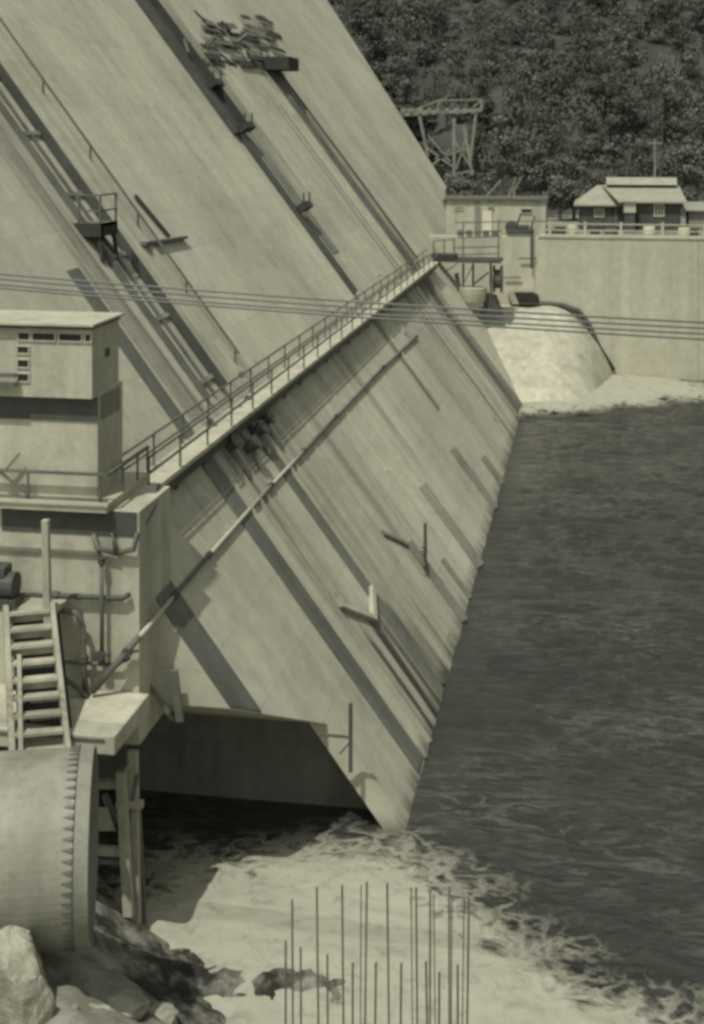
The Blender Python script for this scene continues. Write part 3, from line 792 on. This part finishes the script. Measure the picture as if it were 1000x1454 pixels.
boulder(170, 1432, 27.4, .5, 'low flat pale boulder at the middle of the bottom rubble', 1.3, .7, 4)
boulder(78, 1450, 25.6, .5, 'pale boulder cut by the bottom frame edge beside the corner boulder', 1.1, .8, 5)
boulder(225, 1444, 28.0, .45, 'small pale boulder at the right end of the bottom rubble', 1.3, .7, 6)
boulder(140, 1395, 28.6, .35, 'small grey boulder highest in the rubble beneath the pipe mouth', 1.2, .7, 7)
boulder(130, 1452, 26.4, .45, 'half hidden boulder in the rubble between the round and flat ones', 1.2, .8, 8)

# ================================================================== reinforcing bars on the near pier
py_ = 17.0
x0 = on_y(385, 1454, py_).x; x1 = on_y(690, 1454, py_).x
pr = thing('pier', 'unfinished concrete pier just below the frame carrying the upright bars', 'pier', ((x0 + x1) / 2, py_, -1))
B(x0 - .3, x1 + .3, 15.6, 18.0, -2, 8.3).build('shaft', CONC2, pr, bevel=.05)
tall = [(415, 1277), (450, 1260), (486, 1257), (521, 1252), (550, 1254), (591, 1260), (611, 1262), (638, 1262), (666, 1275)]
short = [(406, 1335), (427, 1345), (465, 1355), (501, 1367), (534, 1367), (570, 1367), (605, 1365), (624, 1380), (650, 1370)]
back = [(513, 1257), (584, 1260), (616, 1270), (642, 1270), (659, 1275)]
ORD = ['first', 'second', 'third', 'fourth', 'fifth', 'sixth', 'seventh', 'eighth', 'ninth']
for rowi, (row, yy, adj, grp) in enumerate(((tall, 17.0, 'tall', 'tall upright bars'), (short, 16.2, 'short', 'short upright bars'), (back, 17.7, 'thin rear', 'thin rear bars'))):
    for i, (px, py) in enumerate(row):
        top = on_y(px, py, yy)
        lean = Vector((random.uniform(-.012, .012), random.uniform(-.02, .02), 0)) * 3
        r_ = .0125 if rowi < 2 else .008
        tag(MB().tube([(top.x + lean.x, yy + lean.y, 8.0), tuple(top)], r_, 6).build('reinforcing_bar', RUST),
            f'{ORD[i]} {adj} upright reinforcing bar from the left at the bottom of the picture', 'bar', grp)

# ================================================================== cables across the view
cab = [((0, 389), (400, 421), (1000, 458)), ((0, 396), (400, 429), (1000, 466)), ((0, 404), (400, 437), (1000, 474)), ((0, 409), (400, 442), (1000, 482))]
for i, pts in enumerate(cab):
    A = np.polyfit([p[0] for p in pts], [p[1] for p in pts], 2)
    P = [on_y(px, float(np.polyval(A, px)), 26 + .25 * i) for px in np.linspace(-500, 1500, 26)]
    tag(MB().tube(P, .02, 5).build('cable', CABLE), ['uppermost', 'second from top', 'third from top', 'lowest'][i] + ' of the four cables strung across the picture', 'cable', 'overhead cables')

# ================================================================== FAR YARD
rw = thing('river_wall', 'long pale concrete river wall holding up the far yard', 'wall', (10, WY, -3))
for (a, bb) in ((-16, -5.2), (-5.17, 8.0), (8.03, 21), (21.03, 45)):
    B(a, bb, WY - (0 if a < -10 else .12), WY + 1.6, -3, DZ - .02).build('wall_panel', CONC3, rw)
B(-4.9, 45, WY - .2, WY + 1.7, DZ - .018, DZ + .16).build('coping', CONC2, rw)
# pale spillway mound at the foot of the wall
def mound_z(X, Y):
    u = np.clip((X - (-5.0)) / (6.4 - (WY - Y) * .17), 0, 1.15)
    fx = 1 - np.clip(u, 0, 1) ** 2.2
    v = np.clip((WY - 2.5 - Y) / 11.5, 0, 1.2)
    fy = (1 - np.clip(v, 0, 1)) ** 1.15
    n = (fbm(X / 3, Y / 3, 71, 4) - .5)
    z = 6.0 * fx ** .8 * fy ** .85 + n * .7 * np.clip(fx * fy * 4, 0, 1) - 0.25
    return np.where((u > 1) | (v > 1), -1.5, z)
mo = np_mesh('spillway_mound', *grid(np.linspace(-16, 2.8, 90), np.linspace(100, WY - .13, 90), mound_z), mat('mound_concrete', tone(.42), var=.2, scale=.5, streak=.2, axis='vert', dirt=.2, bump=.4, bscale=2))
tag(mo, 'pale bulging concrete spillway mound at the foot of the river wall', 'spillway')
q = [on_y(px, py, WY - .35) for px, py in ((728, 428), (765, 431), (800, 434), (822, 442), (836, 460), (850, 492), (871, 526))]
tag(MB().tube(q, .22, 8).build('gap_shadow_tube', STEEL, smooth=True), 'dark tube standing in for the gap shadow curving along the mound edge', 'pipe')  # added dark tube drawing the shadow in the gap
# foam at the mound's foot
FO2 = [on_z(px, py, 0) for px, py in [(728, 590), (735, 540), (800, 520), (860, 520), (872, 529), (930, 536), (1010, 546), (1010, 563), (930, 575), (880, 580), (810, 585)]]
FO2 = [(p.x, p.y) for p in FO2]
def foam2(X, Y):
    return .06 + np.clip(water_z(X, Y), 0, 1) + .25 * np.tanh(np.clip(poly_sd(X, Y, FO2), 0, 9) * .4) + .15 * (fbm(X / 1.2, Y / 1.5, 87, 4) - .5)
foam_sheet(np.linspace(-9, 18, 160), np.linspace(96, 117.8, 120), foam2, lambda X, Y: (poly_sd(X, Y, FO2) + (fbm(X / 2.5, Y / 4, 83, 4) - .5) * 4) * .8)

# vertical standpipe on the wall
q = on_y(755, 333, WY - .3); q2 = on_y(755, 381, WY - .3)
vp = thing('standpipe', 'thin dark standpipe with crossbar fixed to the river wall', 'pipe', q2)
MB().tube([q2, q + Vector((0, 0, .8))], .09, 8).build('pipe', STEEL, vp)
MB().beam(on_y(737, 367, WY - .3), on_y(762, 367, WY - .3), .09).build('crossbar', STEEL, vp)
a = on_y(716, 394, WY - .25); bb = on_y(740, 394, WY - .25)
tag(MB().beam(a, bb, .1).build('wall_bar', STEELM), 'short dark bar fixed level on the river wall beside the drum', 'bar')
a = on_y(733, 429, WY - .6)
cv = thing('shadow_block', 'box-shaped shadow put in as a dark-faced low block at the foot of the river wall', 'shadow_block', a)
m = MB().hexa([on_y(728, 432, WY - 1.2), on_y(768, 432, WY - 1.2), on_y(768, 432, WY - .15), on_y(728, 432, WY - .15),
               on_y(720, 414, WY - 1.2), on_y(762, 412, WY - 1.2), on_y(762, 412, WY - .15), on_y(720, 414, WY - .15)])
m.build('block', CONC2, cv)
m = MB().add([on_y(737, 431, WY - 1.23), on_y(767, 431, WY - 1.23), on_y(765, 419, WY - 1.23), on_y(757, 415, WY - 1.23), on_y(730, 415, WY - 1.23)], [(0, 1, 2, 3, 4)])  # dark face painted on for a box-shaped shadow
m.build('shadow_face', GLASS, cv)

# guard rail along the wall
gr = thing('guard_rail', 'pale post-and-rail guard fence along the top of the river wall', 'fence', (12, WY + .5, DZ + .16))
px_ = [781, 831, 882, 941, 1000, 1060, 1120, 1180]
for px in px_:
    x = on_y(px, 325, WY + .5).x
    B(x - .11, x + .11, WY + .4, WY + .6, DZ + .16, DZ + 1.3).build('post', PALEP, gr)
xa = on_y(775, 325, WY + .5).x; xb = on_y(1200, 325, WY + .5).x
for zz in (DZ + .52, DZ + 1.05):
    B(xa, xb, WY + .61, WY + .7, zz, zz + .11).build('rail', PALEP, gr)

# small flat-roofed building
by = 121.0
bx0, bx1 = on_y(634, 300, by).x, on_y(775, 300, by).x
zt = on_y(700, 284, by).z
sb = thing('flat_roofed_hut', 'pale flat-roofed hut beside the dam at the yard edge', 'building', ((bx0 + bx1) / 2, by + 2, DZ))
B(bx0, bx1, by, by + 4.5, DZ, zt).build('wall', CONC2, sb)
B(bx0 - .2, bx1 + .15, by - .25, by + 4.7, zt + .002, zt + .16).build('roof', STEELM, sb)
def wpart(root, px0, px1, py0, py1, y, mt, n='window', d=.05, fr=PALEP):
    a = on_y(px0, py1, y); c = on_y(px1, py0, y)
    w = B(a.x, c.x, y - d, y + .02, a.z, c.z).build(n, mt, root)
    if fr:
        for (p_, q_, r_, s_) in ((a.x - .08, c.x + .08, c.z, c.z + .08), (a.x - .08, c.x + .08, a.z - .08, a.z), (a.x - .08, a.x, a.z, c.z), (c.x, c.x + .08, a.z, c.z)):
            B(p_, q_, y - d - .04, y + .01, r_, s_).build('frame', fr, w)
    return w
wpart(sb, 741, 755, 297, 302, by, GLASS); wpart(sb, 646, 657, 294, 297, by, GREYC)
wpart(sb, 685, 698, 297, 333, by, WHITE, 'door'); wpart(sb, 674, 683, 286, 333, by, GREYC, 'shutter', .04, None); wpart(sb, 694, 702, 286, 298, by, GREYC, 'shutter', .09, None)

# dark machine on the yard edge
c = on_y(738, 334, 119.0)
mc = thing('winch', 'dark winch crouching on the wall edge in front of the hut', 'machine', (c.x, 119, DZ))
B(c.x - 1.1, c.x + 1.2, 118.4, 119.6, DZ + .17, DZ + .55).build('base', STEEL, mc, bevel=.06)
MB().tube([(c.x - .7, 118.6, DZ + .8), (c.x - .7, 119.5, DZ + .8)], .5, 14).build('drum', STEEL, mc)
B(c.x - .2, c.x + .8, 118.6, 119.4, DZ + .5, DZ + .95).build('gearbox', STEEL, mc, bevel=.08)
MB().beam((c.x - .3, 119, DZ + .6), (c.x + .1, 119, DZ + 1.9), .16).build('lever', STEEL, mc)
MB().beam((c.x + .9, 119, DZ + .6), (c.x + 1.3, 119, DZ + 1.7), .12).build('lever', STEEL, mc)
# oil drums and junk behind the rail
random.seed(9)
jl = [(795, 'squat dark oil drum behind the guard rail left of the houses'), (813, 'pale oil drum behind the guard rail left of the houses'), (845, 'dark oil drum in front of the left house wall'),
      (868, 'grey oil drum in front of the left house wall'), (922, 'pale small oil drum in front of the right house'), (985, 'dark oil drum at the right frame edge'), (972, 'pale oil drum at the right frame edge')]
for i, (px, lb) in enumerate(jl):
    p = on_y(px, 330, 120.3); r_ = random.uniform(.4, .55); h = random.uniform(.6, 1.0)
    d = thing('oil_drum', lb, 'drum', (p.x, 120.3, DZ))
    mt = WHITE if 'pale' in lb else (STEEL if 'dark' in lb else STEELM)
    MB().tube([(p.x, 120.3, DZ), (p.x, 120.3, DZ + h)], r_, 14).build('body', mt, d, smooth=False)
    for zz in (.33, .66): MB().tube([(p.x, 120.3, DZ + h * zz - .03), (p.x, 120.3, DZ + h * zz + .03)], r_ + .03, 14).build('hoop', mt, d)

# houses
def house(name, label, px0, px1, yw, dep, pe, hip):
    a = on_y(px0, pe, yw); c = on_y(px1, pe, yw); ze = a.z
    root = thing(name, label, 'house', ((a.x + c.x) / 2, yw + dep / 2, DZ))
    B(a.x, c.x, yw, yw + dep, DZ, ze).build('wall', DWALL, root)
    n = int((c.x - a.x) / .45)
    for i in range(n):       # vertical cover battens
        x = a.x + (i + .5) * (c.x - a.x) / n
        B(x - .03, x + .03, yw - .03, yw - .001, DZ, ze - .02).build('batten', DWALL, root)
    return root, a.x, c.x, ze
hl, x0, x1, ze = house('house', 'dark-walled house with pale hipped roof, left of the pair', 822, 889, 127.0, 7.0, 290, True)
zr = on_y(850, 263, 130.5).z; ridge0 = on_y(848, 263, 130.5).x; ridge1 = x1 + .6
e = .45
m = MB().add([(x0 - e, 127 - e, ze), (x1 + e, 127 - e, ze), (x1 + e, 134 + e, ze), (x0 - e, 134 + e, ze), (ridge0, 130.5, zr), (ridge1, 130.5, zr),
              (x0 - e, 127 - e, ze - .14), (x1 + e, 127 - e, ze - .14), (x1 + e, 134 + e, ze - .14), (x0 - e, 134 + e, ze - .14)],
             [(0, 1, 5, 4), (1, 2, 5), (2, 3, 4, 5), (3, 0, 4), (6, 7, 1, 0), (7, 8, 2, 1), (8, 9, 3, 2), (9, 6, 0, 3), (9, 8, 7, 6)])
m.build('roof', ROOF, hl)
wpart(hl, 845, 857, 297, 307, 127.0, GREYC)
wpart(hl, 875, 884, 297, 320, 127.0, DWALL, 'door', .05, GREYC)
hr, x0, x1, ze = house('house', 'dark-walled house with long pale roof and raised ridge vent, right of the pair', 905, 967, 125.5, 9.0, 286, False)
zr = on_y(930, 263, 130.0).z
for (ya, yb, n_) in ((125.0, 130.0, 'roof'), (135.0, 130.0, 'roof')):
    m = MB().hexa([(x0 - 1.6, ya, ze - .12), (x1 + .5, ya, ze - .12), (x1 + .05, yb, zr - .12), (x0 - 3.0, yb, zr - .12),
                   (x0 - 1.6, ya, ze + .02), (x1 + .5, ya, ze + .02), (x1 + .05, yb, zr + .02), (x0 - 3.0, yb, zr + .02)])
    m.build(n_, ROOF, hr)
MB().add([(x1, 125.5, ze), (x1, 134.5, ze), (x1, 130, zr - .1)], [(0, 1, 2)]).build('gable', DWALL, hr)
a = on_y(861, 252, 129.6); c = on_y(961, 252, 129.6); zm = on_y(900, 262, 129.6).z
B(a.x + .4, c.x - .2, 129.4, 130.9, zr - .3, zm + .0).build('vent_wall', DWALL, hr)
MB().hexa([(a.x, 128.9, zm), (c.x, 128.9, zm), (c.x, 131.4, zm), (a.x, 131.4, zm), (a.x, 129.6, a.z), (c.x, 129.6, a.z), (c.x, 130.8, a.z), (a.x, 130.8, a.z)]).build('vent_roof', ROOF, hr)
w = wpart(hr, 930, 942, 291, 306, 125.5, GLASS, 'window', .06, WHITE)
aa = on_y(930, 306, 125.5); cc = on_y(942, 291, 125.5)
for f_ in (.33, .66): B(aa.x + (cc.x - aa.x) * f_ - .03, aa.x + (cc.x - aa.x) * f_ + .03, 125.39, 125.43, aa.z, cc.z).build('mullion', WHITE, w)
B(aa.x, cc.x, 125.39, 125.43, (aa.z + cc.z) / 2 - .03, (aa.z + cc.z) / 2 + .03).build('mullion', WHITE, w)
# little pale outbuilding between the houses
a = on_y(886, 302, 124.6); c = on_y(903, 284, 124.6)
ob = thing('lean_to', 'small pale lean-to tucked between the two houses', 'shed', ((a.x + c.x) / 2, 125.2, DZ))
B(a.x, c.x, 124.6, 126.4, a.z, c.z - .2).build('upper_wall', PALEP, ob)
B(a.x + .05, c.x - .05, 124.7, 126.3, DZ, a.z - .003).build('lower_wall', DWALL, ob)
MB().hexa([(a.x - .1, 124.4, c.z - .2), (c.x + .1, 124.4, c.z - .2), (c.x + .1, 126.5, c.z - .05), (a.x - .1, 126.5, c.z - .05),
           (a.x - .1, 124.4, c.z - .1), (c.x + .1, 124.4, c.z - .1), (c.x + .1, 126.5, c.z + .05), (a.x - .1, 126.5, c.z + .05)]).build('roof', ROOF, ob)
# distant pale sheds at right edge
a = on_y(978, 330, 128); c = on_y(1040, 300, 128)
sh2 = thing('shed', 'low pale shed at the right frame edge beyond the houses', 'shed', ((a.x + c.x) / 2, 130, DZ))
B(a.x, c.x, 128, 132, DZ, c.z).build('wall', GREYC, sh2)
MB().hexa([(a.x - .3, 127.6, c.z), (c.x + .3, 127.6, c.z), (c.x + .3, 132.4, c.z + .5), (a.x - .3, 132.4, c.z + .5),
           (a.x - .3, 127.6, c.z + .12), (c.x + .3, 127.6, c.z + .12), (c.x + .3, 132.4, c.z + .62), (a.x - .3, 132.4, c.z + .62)]).build('roof', ROOF, sh2)
# pole behind the houses
p = on_y(930, 255, 138); tp = on_y(930, 197, 138)
up_ = thing('utility_pole', 'thin pale pole standing behind the right house', 'pole', (p.x, 138, DZ))
MB().tube([(p.x, 138, DZ), (p.x, 138, tp.z)], .13, 8, .08).build('shaft', PALEB, up_)
MB().beam((p.x - .7, 138, tp.z - .4), (p.x + .7, 138, tp.z - .4), .1).build('crossarm', PALEB, up_)

# ------------------------------------------------------------------ steel scaffold by the walkway end
sy = 112.5
fs_ = thing('steel_scaffold', 'railed steel scaffold standing where the walkway meets the yard', 'scaffold', on_y(665, 436, sy))
def sbm(pa, pb, w, n='post', mt=STEELM, y=sy, y2=None): MB().beam(on_y(*pa, y), on_y(*pb, y2 or y), w).build(n, mt, fs_)
B(on_y(614, 360, sy).x, on_y(648, 360, sy).x, sy - .8, sy + 1.2, on_y(630, 371, sy).z, on_y(630, 361, sy).z).build('tool_box', TIMK, fs_)
B(on_y(645, 372, sy).x, on_y(712, 372, sy).x, sy - .9, sy + 2.0, on_y(680, 372, sy).z, on_y(680, 368, sy).z).build('deck', STEEL, fs_)
for px, a, bb in ((616, 342, 372), (631, 340, 372), (645, 338, 372), (658, 315, 372), (708, 312, 374)): sbm((px, a), (px, bb), .1)
for px, a, bb in ((672, 374, 408), (697, 374, 440), (658, 374, 430)): sbm((px, a), (px, bb), .16, mt=STEEL)
for a, bb in (((616, 342), (646, 340)), ((645, 352), (710, 350)), ((645, 362), (710, 360)), ((646, 316), (776, 314)), ((648, 331), (712, 328)), ((650, 338), (712, 336))):
    sbm(a, bb, .09, 'rail')
for i in range(5):
    B(on_y(650 + 12 * i, 333, sy).x, on_y(659 + 12 * i, 333, sy).x, sy - .02, sy + .04, on_y(680, 336, sy).z, on_y(680, 327, sy).z).build('panel', GREYC, fs_)
sbm((672, 404), (694, 387), .13, 'brace', STEEL); sbm((672, 376), (660, 400), .08, 'brace'); sbm((610, 400), (650, 374), .08, 'brace')
sbm((648, 388), (652, 408), .3, 'chute', STEEL); sbm((652, 408), (652, 428), .3, 'chute', STEEL); sbm((652, 428), (660, 444), .4, 'chute', STEEL)
c = on_y(707, 396, sy + .3)
dk = thing('cable_drum', 'dark upright cable drum hanging at the end of the steel scaffold', 'drum', (c.x, c.y, c.z - 1.1))
for dx in (-.3, .3): MB().tube([c + Vector((dx - .06, 0, 0)), c + Vector((dx + .06, 0, 0))], 1.1, 20).build('flange', STEEL, dk)
MB().tube([c + Vector((-.3, 0, 0)), c + Vector((.3, 0, 0))], .75, 16).build('core', STEELM, dk)
# pale hopper bowl under it and dark stump
c = on_y(672, 418, sy); m = MB(); n = 16
rr_ = [(1.15, .55), (1.1, .1), (.95, -.5), (.6, -1.0), (.3, -1.25)]
for (r_, dz) in rr_:
    for k in range(n): m.v.append((c.x + r_ * math.cos(2 * math.pi * k / n), c.y + r_ * math.sin(2 * math.pi * k / n), c.z + dz))
for i in range(4):
    for k in range(n): m.f.append((i * n + k, (i + 1) * n + k, (i + 1) * n + (k + 1) % n, i * n + (k + 1) % n))
m.f.append(tuple(range(n)))
hp = thing('hopper', 'pale round-bottomed hopper under the steel scaffold', 'hopper', (c.x, c.y, c.z - 1.25)); m.build('bowl', CONC2, hp, smooth=False)
c = on_y(697, 433, sy + .5)
tag(MB().add([(c.x - .75, c.y - .5, c.z - .7), (c.x + 1.0, c.y - .5, c.z - .7), (c.x + 1.0, c.y + .5, c.z - .7), (c.x - .75, c.y + .5, c.z - .7),
              (c.x - .4, c.y - .4, c.z + 1.0), (c.x + .45, c.y - .4, c.z + .8), (c.x + .45, c.y + .4, c.z + .8), (c.x - .4, c.y + .4, c.z + 1.0)],
             [(3, 2, 1, 0), (4, 5, 6, 7), (0, 1, 5, 4), (1, 2, 6, 5), (2, 3, 7, 6), (3, 0, 4, 7)]).build('footing_block', STEEL, bevel=.08), 'dark tapered footing block beneath the cable drum', 'block')

# ------------------------------------------------------------------ timber loading tower on the hill foot
ty = 163.0
lt = thing('timber_tower', 'pale braced timber loading tower at the foot of the wooded hill', 'tower', on_y(630, 252, ty))
def lbm(pa, pb, w=.3, n='post', y=ty, y2=None, mt=PALEB): MB().beam(on_y(*pa, y), on_y(*pb, y2 or y), w).build(n, mt, lt)
for dy in (0, 3.2):
    lbm((596, 165), (608, 222), .32, y=ty + dy); lbm((645, 168), (645, 250), .36, y=ty + dy); lbm((659, 178), (671, 248), .32, y=ty + dy); lbm((676, 160), (667, 236), .3, y=ty + dy)
    lbm((604, 208), (642, 236), .24, 'brace', ty + dy); lbm((612, 236), (640, 212), .24, 'brace', ty + dy); lbm((618, 225), (668, 210), .24, 'brace', ty + dy)
    lbm((630, 250), (673, 242), .26, 'brace', ty + dy); lbm((648, 240), (664, 190), .22, 'brace', ty + dy); lbm((646, 200), (668, 236), .22, 'brace', ty + dy)
    lbm((608, 192), (640, 230), .2, 'brace', ty + dy)
    lbm((568, 163), (684, 156), .4, 'beam', ty + dy); lbm((572, 156), (655, 160), .26, 'beam', ty + dy)
for i in range(9):
    px = 572 + i * 12.5; lbm((px, 158), (px + 1, 157), .5, 'plank', ty - .3, ty + 3.6)
lbm((590, 155), (622, 143), .18, 'rail'); lbm((622, 143), (684, 141), .16, 'rail'); lbm((684, 141), (684, 158), .24, 'post'); lbm((672, 152), (684, 142), .2, 'brace'); lbm((624, 142), (622, 156), .18, 'post')
# bare poles leaning behind the hut
for i, (pa, pb, lb) in enumerate((((688, 282), (712, 256), 'left of three pale leaning poles behind the hut'), ((722, 280), (733, 252), 'middle of three pale leaning poles behind the hut'), ((730, 270), (742, 250), 'right of three pale leaning poles behind the hut'))):
    tag(MB().tube([on_y(*pa, 132) - Vector((0, 0, 1.9)), on_y(*pa, 132), on_y(*pb, 132)], .13, 6, .08).build('leaning_pole', PALEB), lb, 'pole')

# ================================================================== woods on the hill
def leaf_cloud(centres, radii, n_each, size, r):
    C = np.repeat(np.array(centres), n_each, 0); Rr = np.repeat(np.array(radii), n_each, 0)
    d = r.normal(size=C.shape); d /= np.linalg.norm(d, axis=1, keepdims=True)
    rad = r.random(len(C)) ** 0.4
    p = C + d * Rr * rad[:, None]
    a = r.normal(size=C.shape); a /= np.linalg.norm(a, axis=1, keepdims=True)
    c = np.cross(a, d + .01); c /= np.linalg.norm(c, axis=1, keepdims=True) + 1e-9
    s = size * (.6 + .8 * r.random(len(C)))[:, None]
    v = np.stack([p - a * s - c * s * .6, p + a * s - c * s * .6, p + a * s + c * s * .6, p - a * s + c * s * .6], 1).reshape(-1, 3)
    f = np.arange(len(C) * 4).reshape(-1, 4)
    return v, f
def gz(x, y): return float(ground_z(np.array([[x]]), np.array([[y]]))[0, 0])
r = np.random.default_rng(77)
cen = []; rad = []; trunks = MB()
for i in range(760):
    y = r.uniform(156, 250); x = r.uniform(-48, 52) * (y / 200)
    if y < 172 and abs(x - on_y(630, 200, y).x) < 7: continue
    z = gz(x, y); h = r.uniform(3.5, 9.5); w = h * r.uniform(.28, .42)
    trunks.tube([(x, y, z - .4), (x + r.uniform(-.3, .3), y, z + h * .7)], .16, 5, .06)
    for k in range(int(r.integers(5, 9))):
        t_ = r.uniform(.35, 1.0); ang = r.uniform(0, 6.28); q = w * (1.15 - .6 * t_) * r.uniform(.2, 1)
        cen.append((x + math.cos(ang) * q, y + math.sin(ang) * q, z + h * t_)); rr = w * r.uniform(.32, .6); rad.append((rr, rr, rr * .75))
for i in range(520):
    y = r.uniform(153, 235); x = r.uniform(-46, 50) * (y / 200); z = gz(x, y)
    for k in range(3):
        rr = r.uniform(.7, 1.6); cen.append((x + r.uniform(-1, 1), y + r.uniform(-1, 1), z + rr * .5)); rad.append((rr, rr, rr * .7))
cen = np.array(cen); rad = np.array(rad)
pale = vnoise(cen[:, 0] / 7 + 50, cen[:, 1] / 7 + cen[:, 2] / 7, 91) > .70
v, f = leaf_cloud(cen[pale], rad[pale], 95, .125, r)
w2 = np_mesh('pale_forest', v, f, LEAFP, 'stuff', smooth=False)
tag(w2, 'paler leafy patches scattered through the hillside forest', 'forest')
v, f = leaf_cloud(cen[~pale], rad[~pale], 95, .125, r)
wood = np_mesh('forest', v, f, LEAFD, 'stuff', smooth=False)
tag(wood, 'dark dense forest covering the hillside behind the dam', 'forest')
tk = trunks.build('forest_trunks', BARK, kind='stuff'); tag(tk, 'dark thin trunks among the hillside forest', 'trunks')

def tree(label, px, py, y, h, w, mt, seed, n=7, bare=False):
    r = np.random.default_rng(seed); p = on_y(px, py, y); z = gz(p.x, y) if y > 150 else DZ
    root = thing('tree', label, 'tree', (p.x, y, z))
    top = max(p.z, z + h * .6); hh = top - z
    m = MB().tube([(p.x, y, z - .2), (p.x + .1, y, z + hh * .5), (p.x, y, z + hh)], .2, 7, .05)
    cs = []; rs = []
    for k in range(n + 4):
        t_ = r.uniform(.3, 1.0); an = r.uniform(0, 6.28); q = w * r.uniform(.3, 1) * (1.1 - .5 * t_)
        c = Vector((p.x + math.cos(an) * q, y + math.sin(an) * q, z + hh * t_ + w * .3))
        m.tube([(p.x, y, z + hh * t_ * .75), tuple(c)], .07, 5, .03)
        cs.append(tuple(c)); rr = w * r.uniform(.35, .55); rs.append((rr, rr, rr * .75))
    m.build('trunk', PALEB if bare else BARK, root)
    v, f = leaf_cloud(cs, rs, 25 if bare else 140, .13 if bare else .15, r)
    v = v - np.array([p.x, y, z])
    o = np_mesh('crown', v, f, mt, None, False); o.parent = root
tree('pale-leaved young tree on the slope right of the timber tower', 712, 178, 150, 6, 2.2, LEAFP, 1)
tree('pale loose tree behind the gap between hut and houses', 770, 225, 146, 6, 2.4, LEAFP, 2)
tree('grey bushy tree right behind the left house roof', 815, 232, 142, 5, 2.2, LEAFP, 3)
tree('pale tree cut by the right frame edge behind the houses', 990, 222, 146, 6, 2.6, LEAFP, 4)
tree('dark round tree in the gap between hut and houses', 795, 270, 140, 4, 2.0, LEAFD, 5)
tree('half bare pale tree just right of the timber tower', 695, 215, 152, 5, 1.8, LEAFP, 6, 9, True)
tree('small pale tree against the dam edge left of the timber tower', 578, 128, 172, 6, 1.8, LEAFP, 7, 6)
tree('dark low bush behind the hut roof', 655, 268, 140, 3, 1.8, LEAFD, 8)
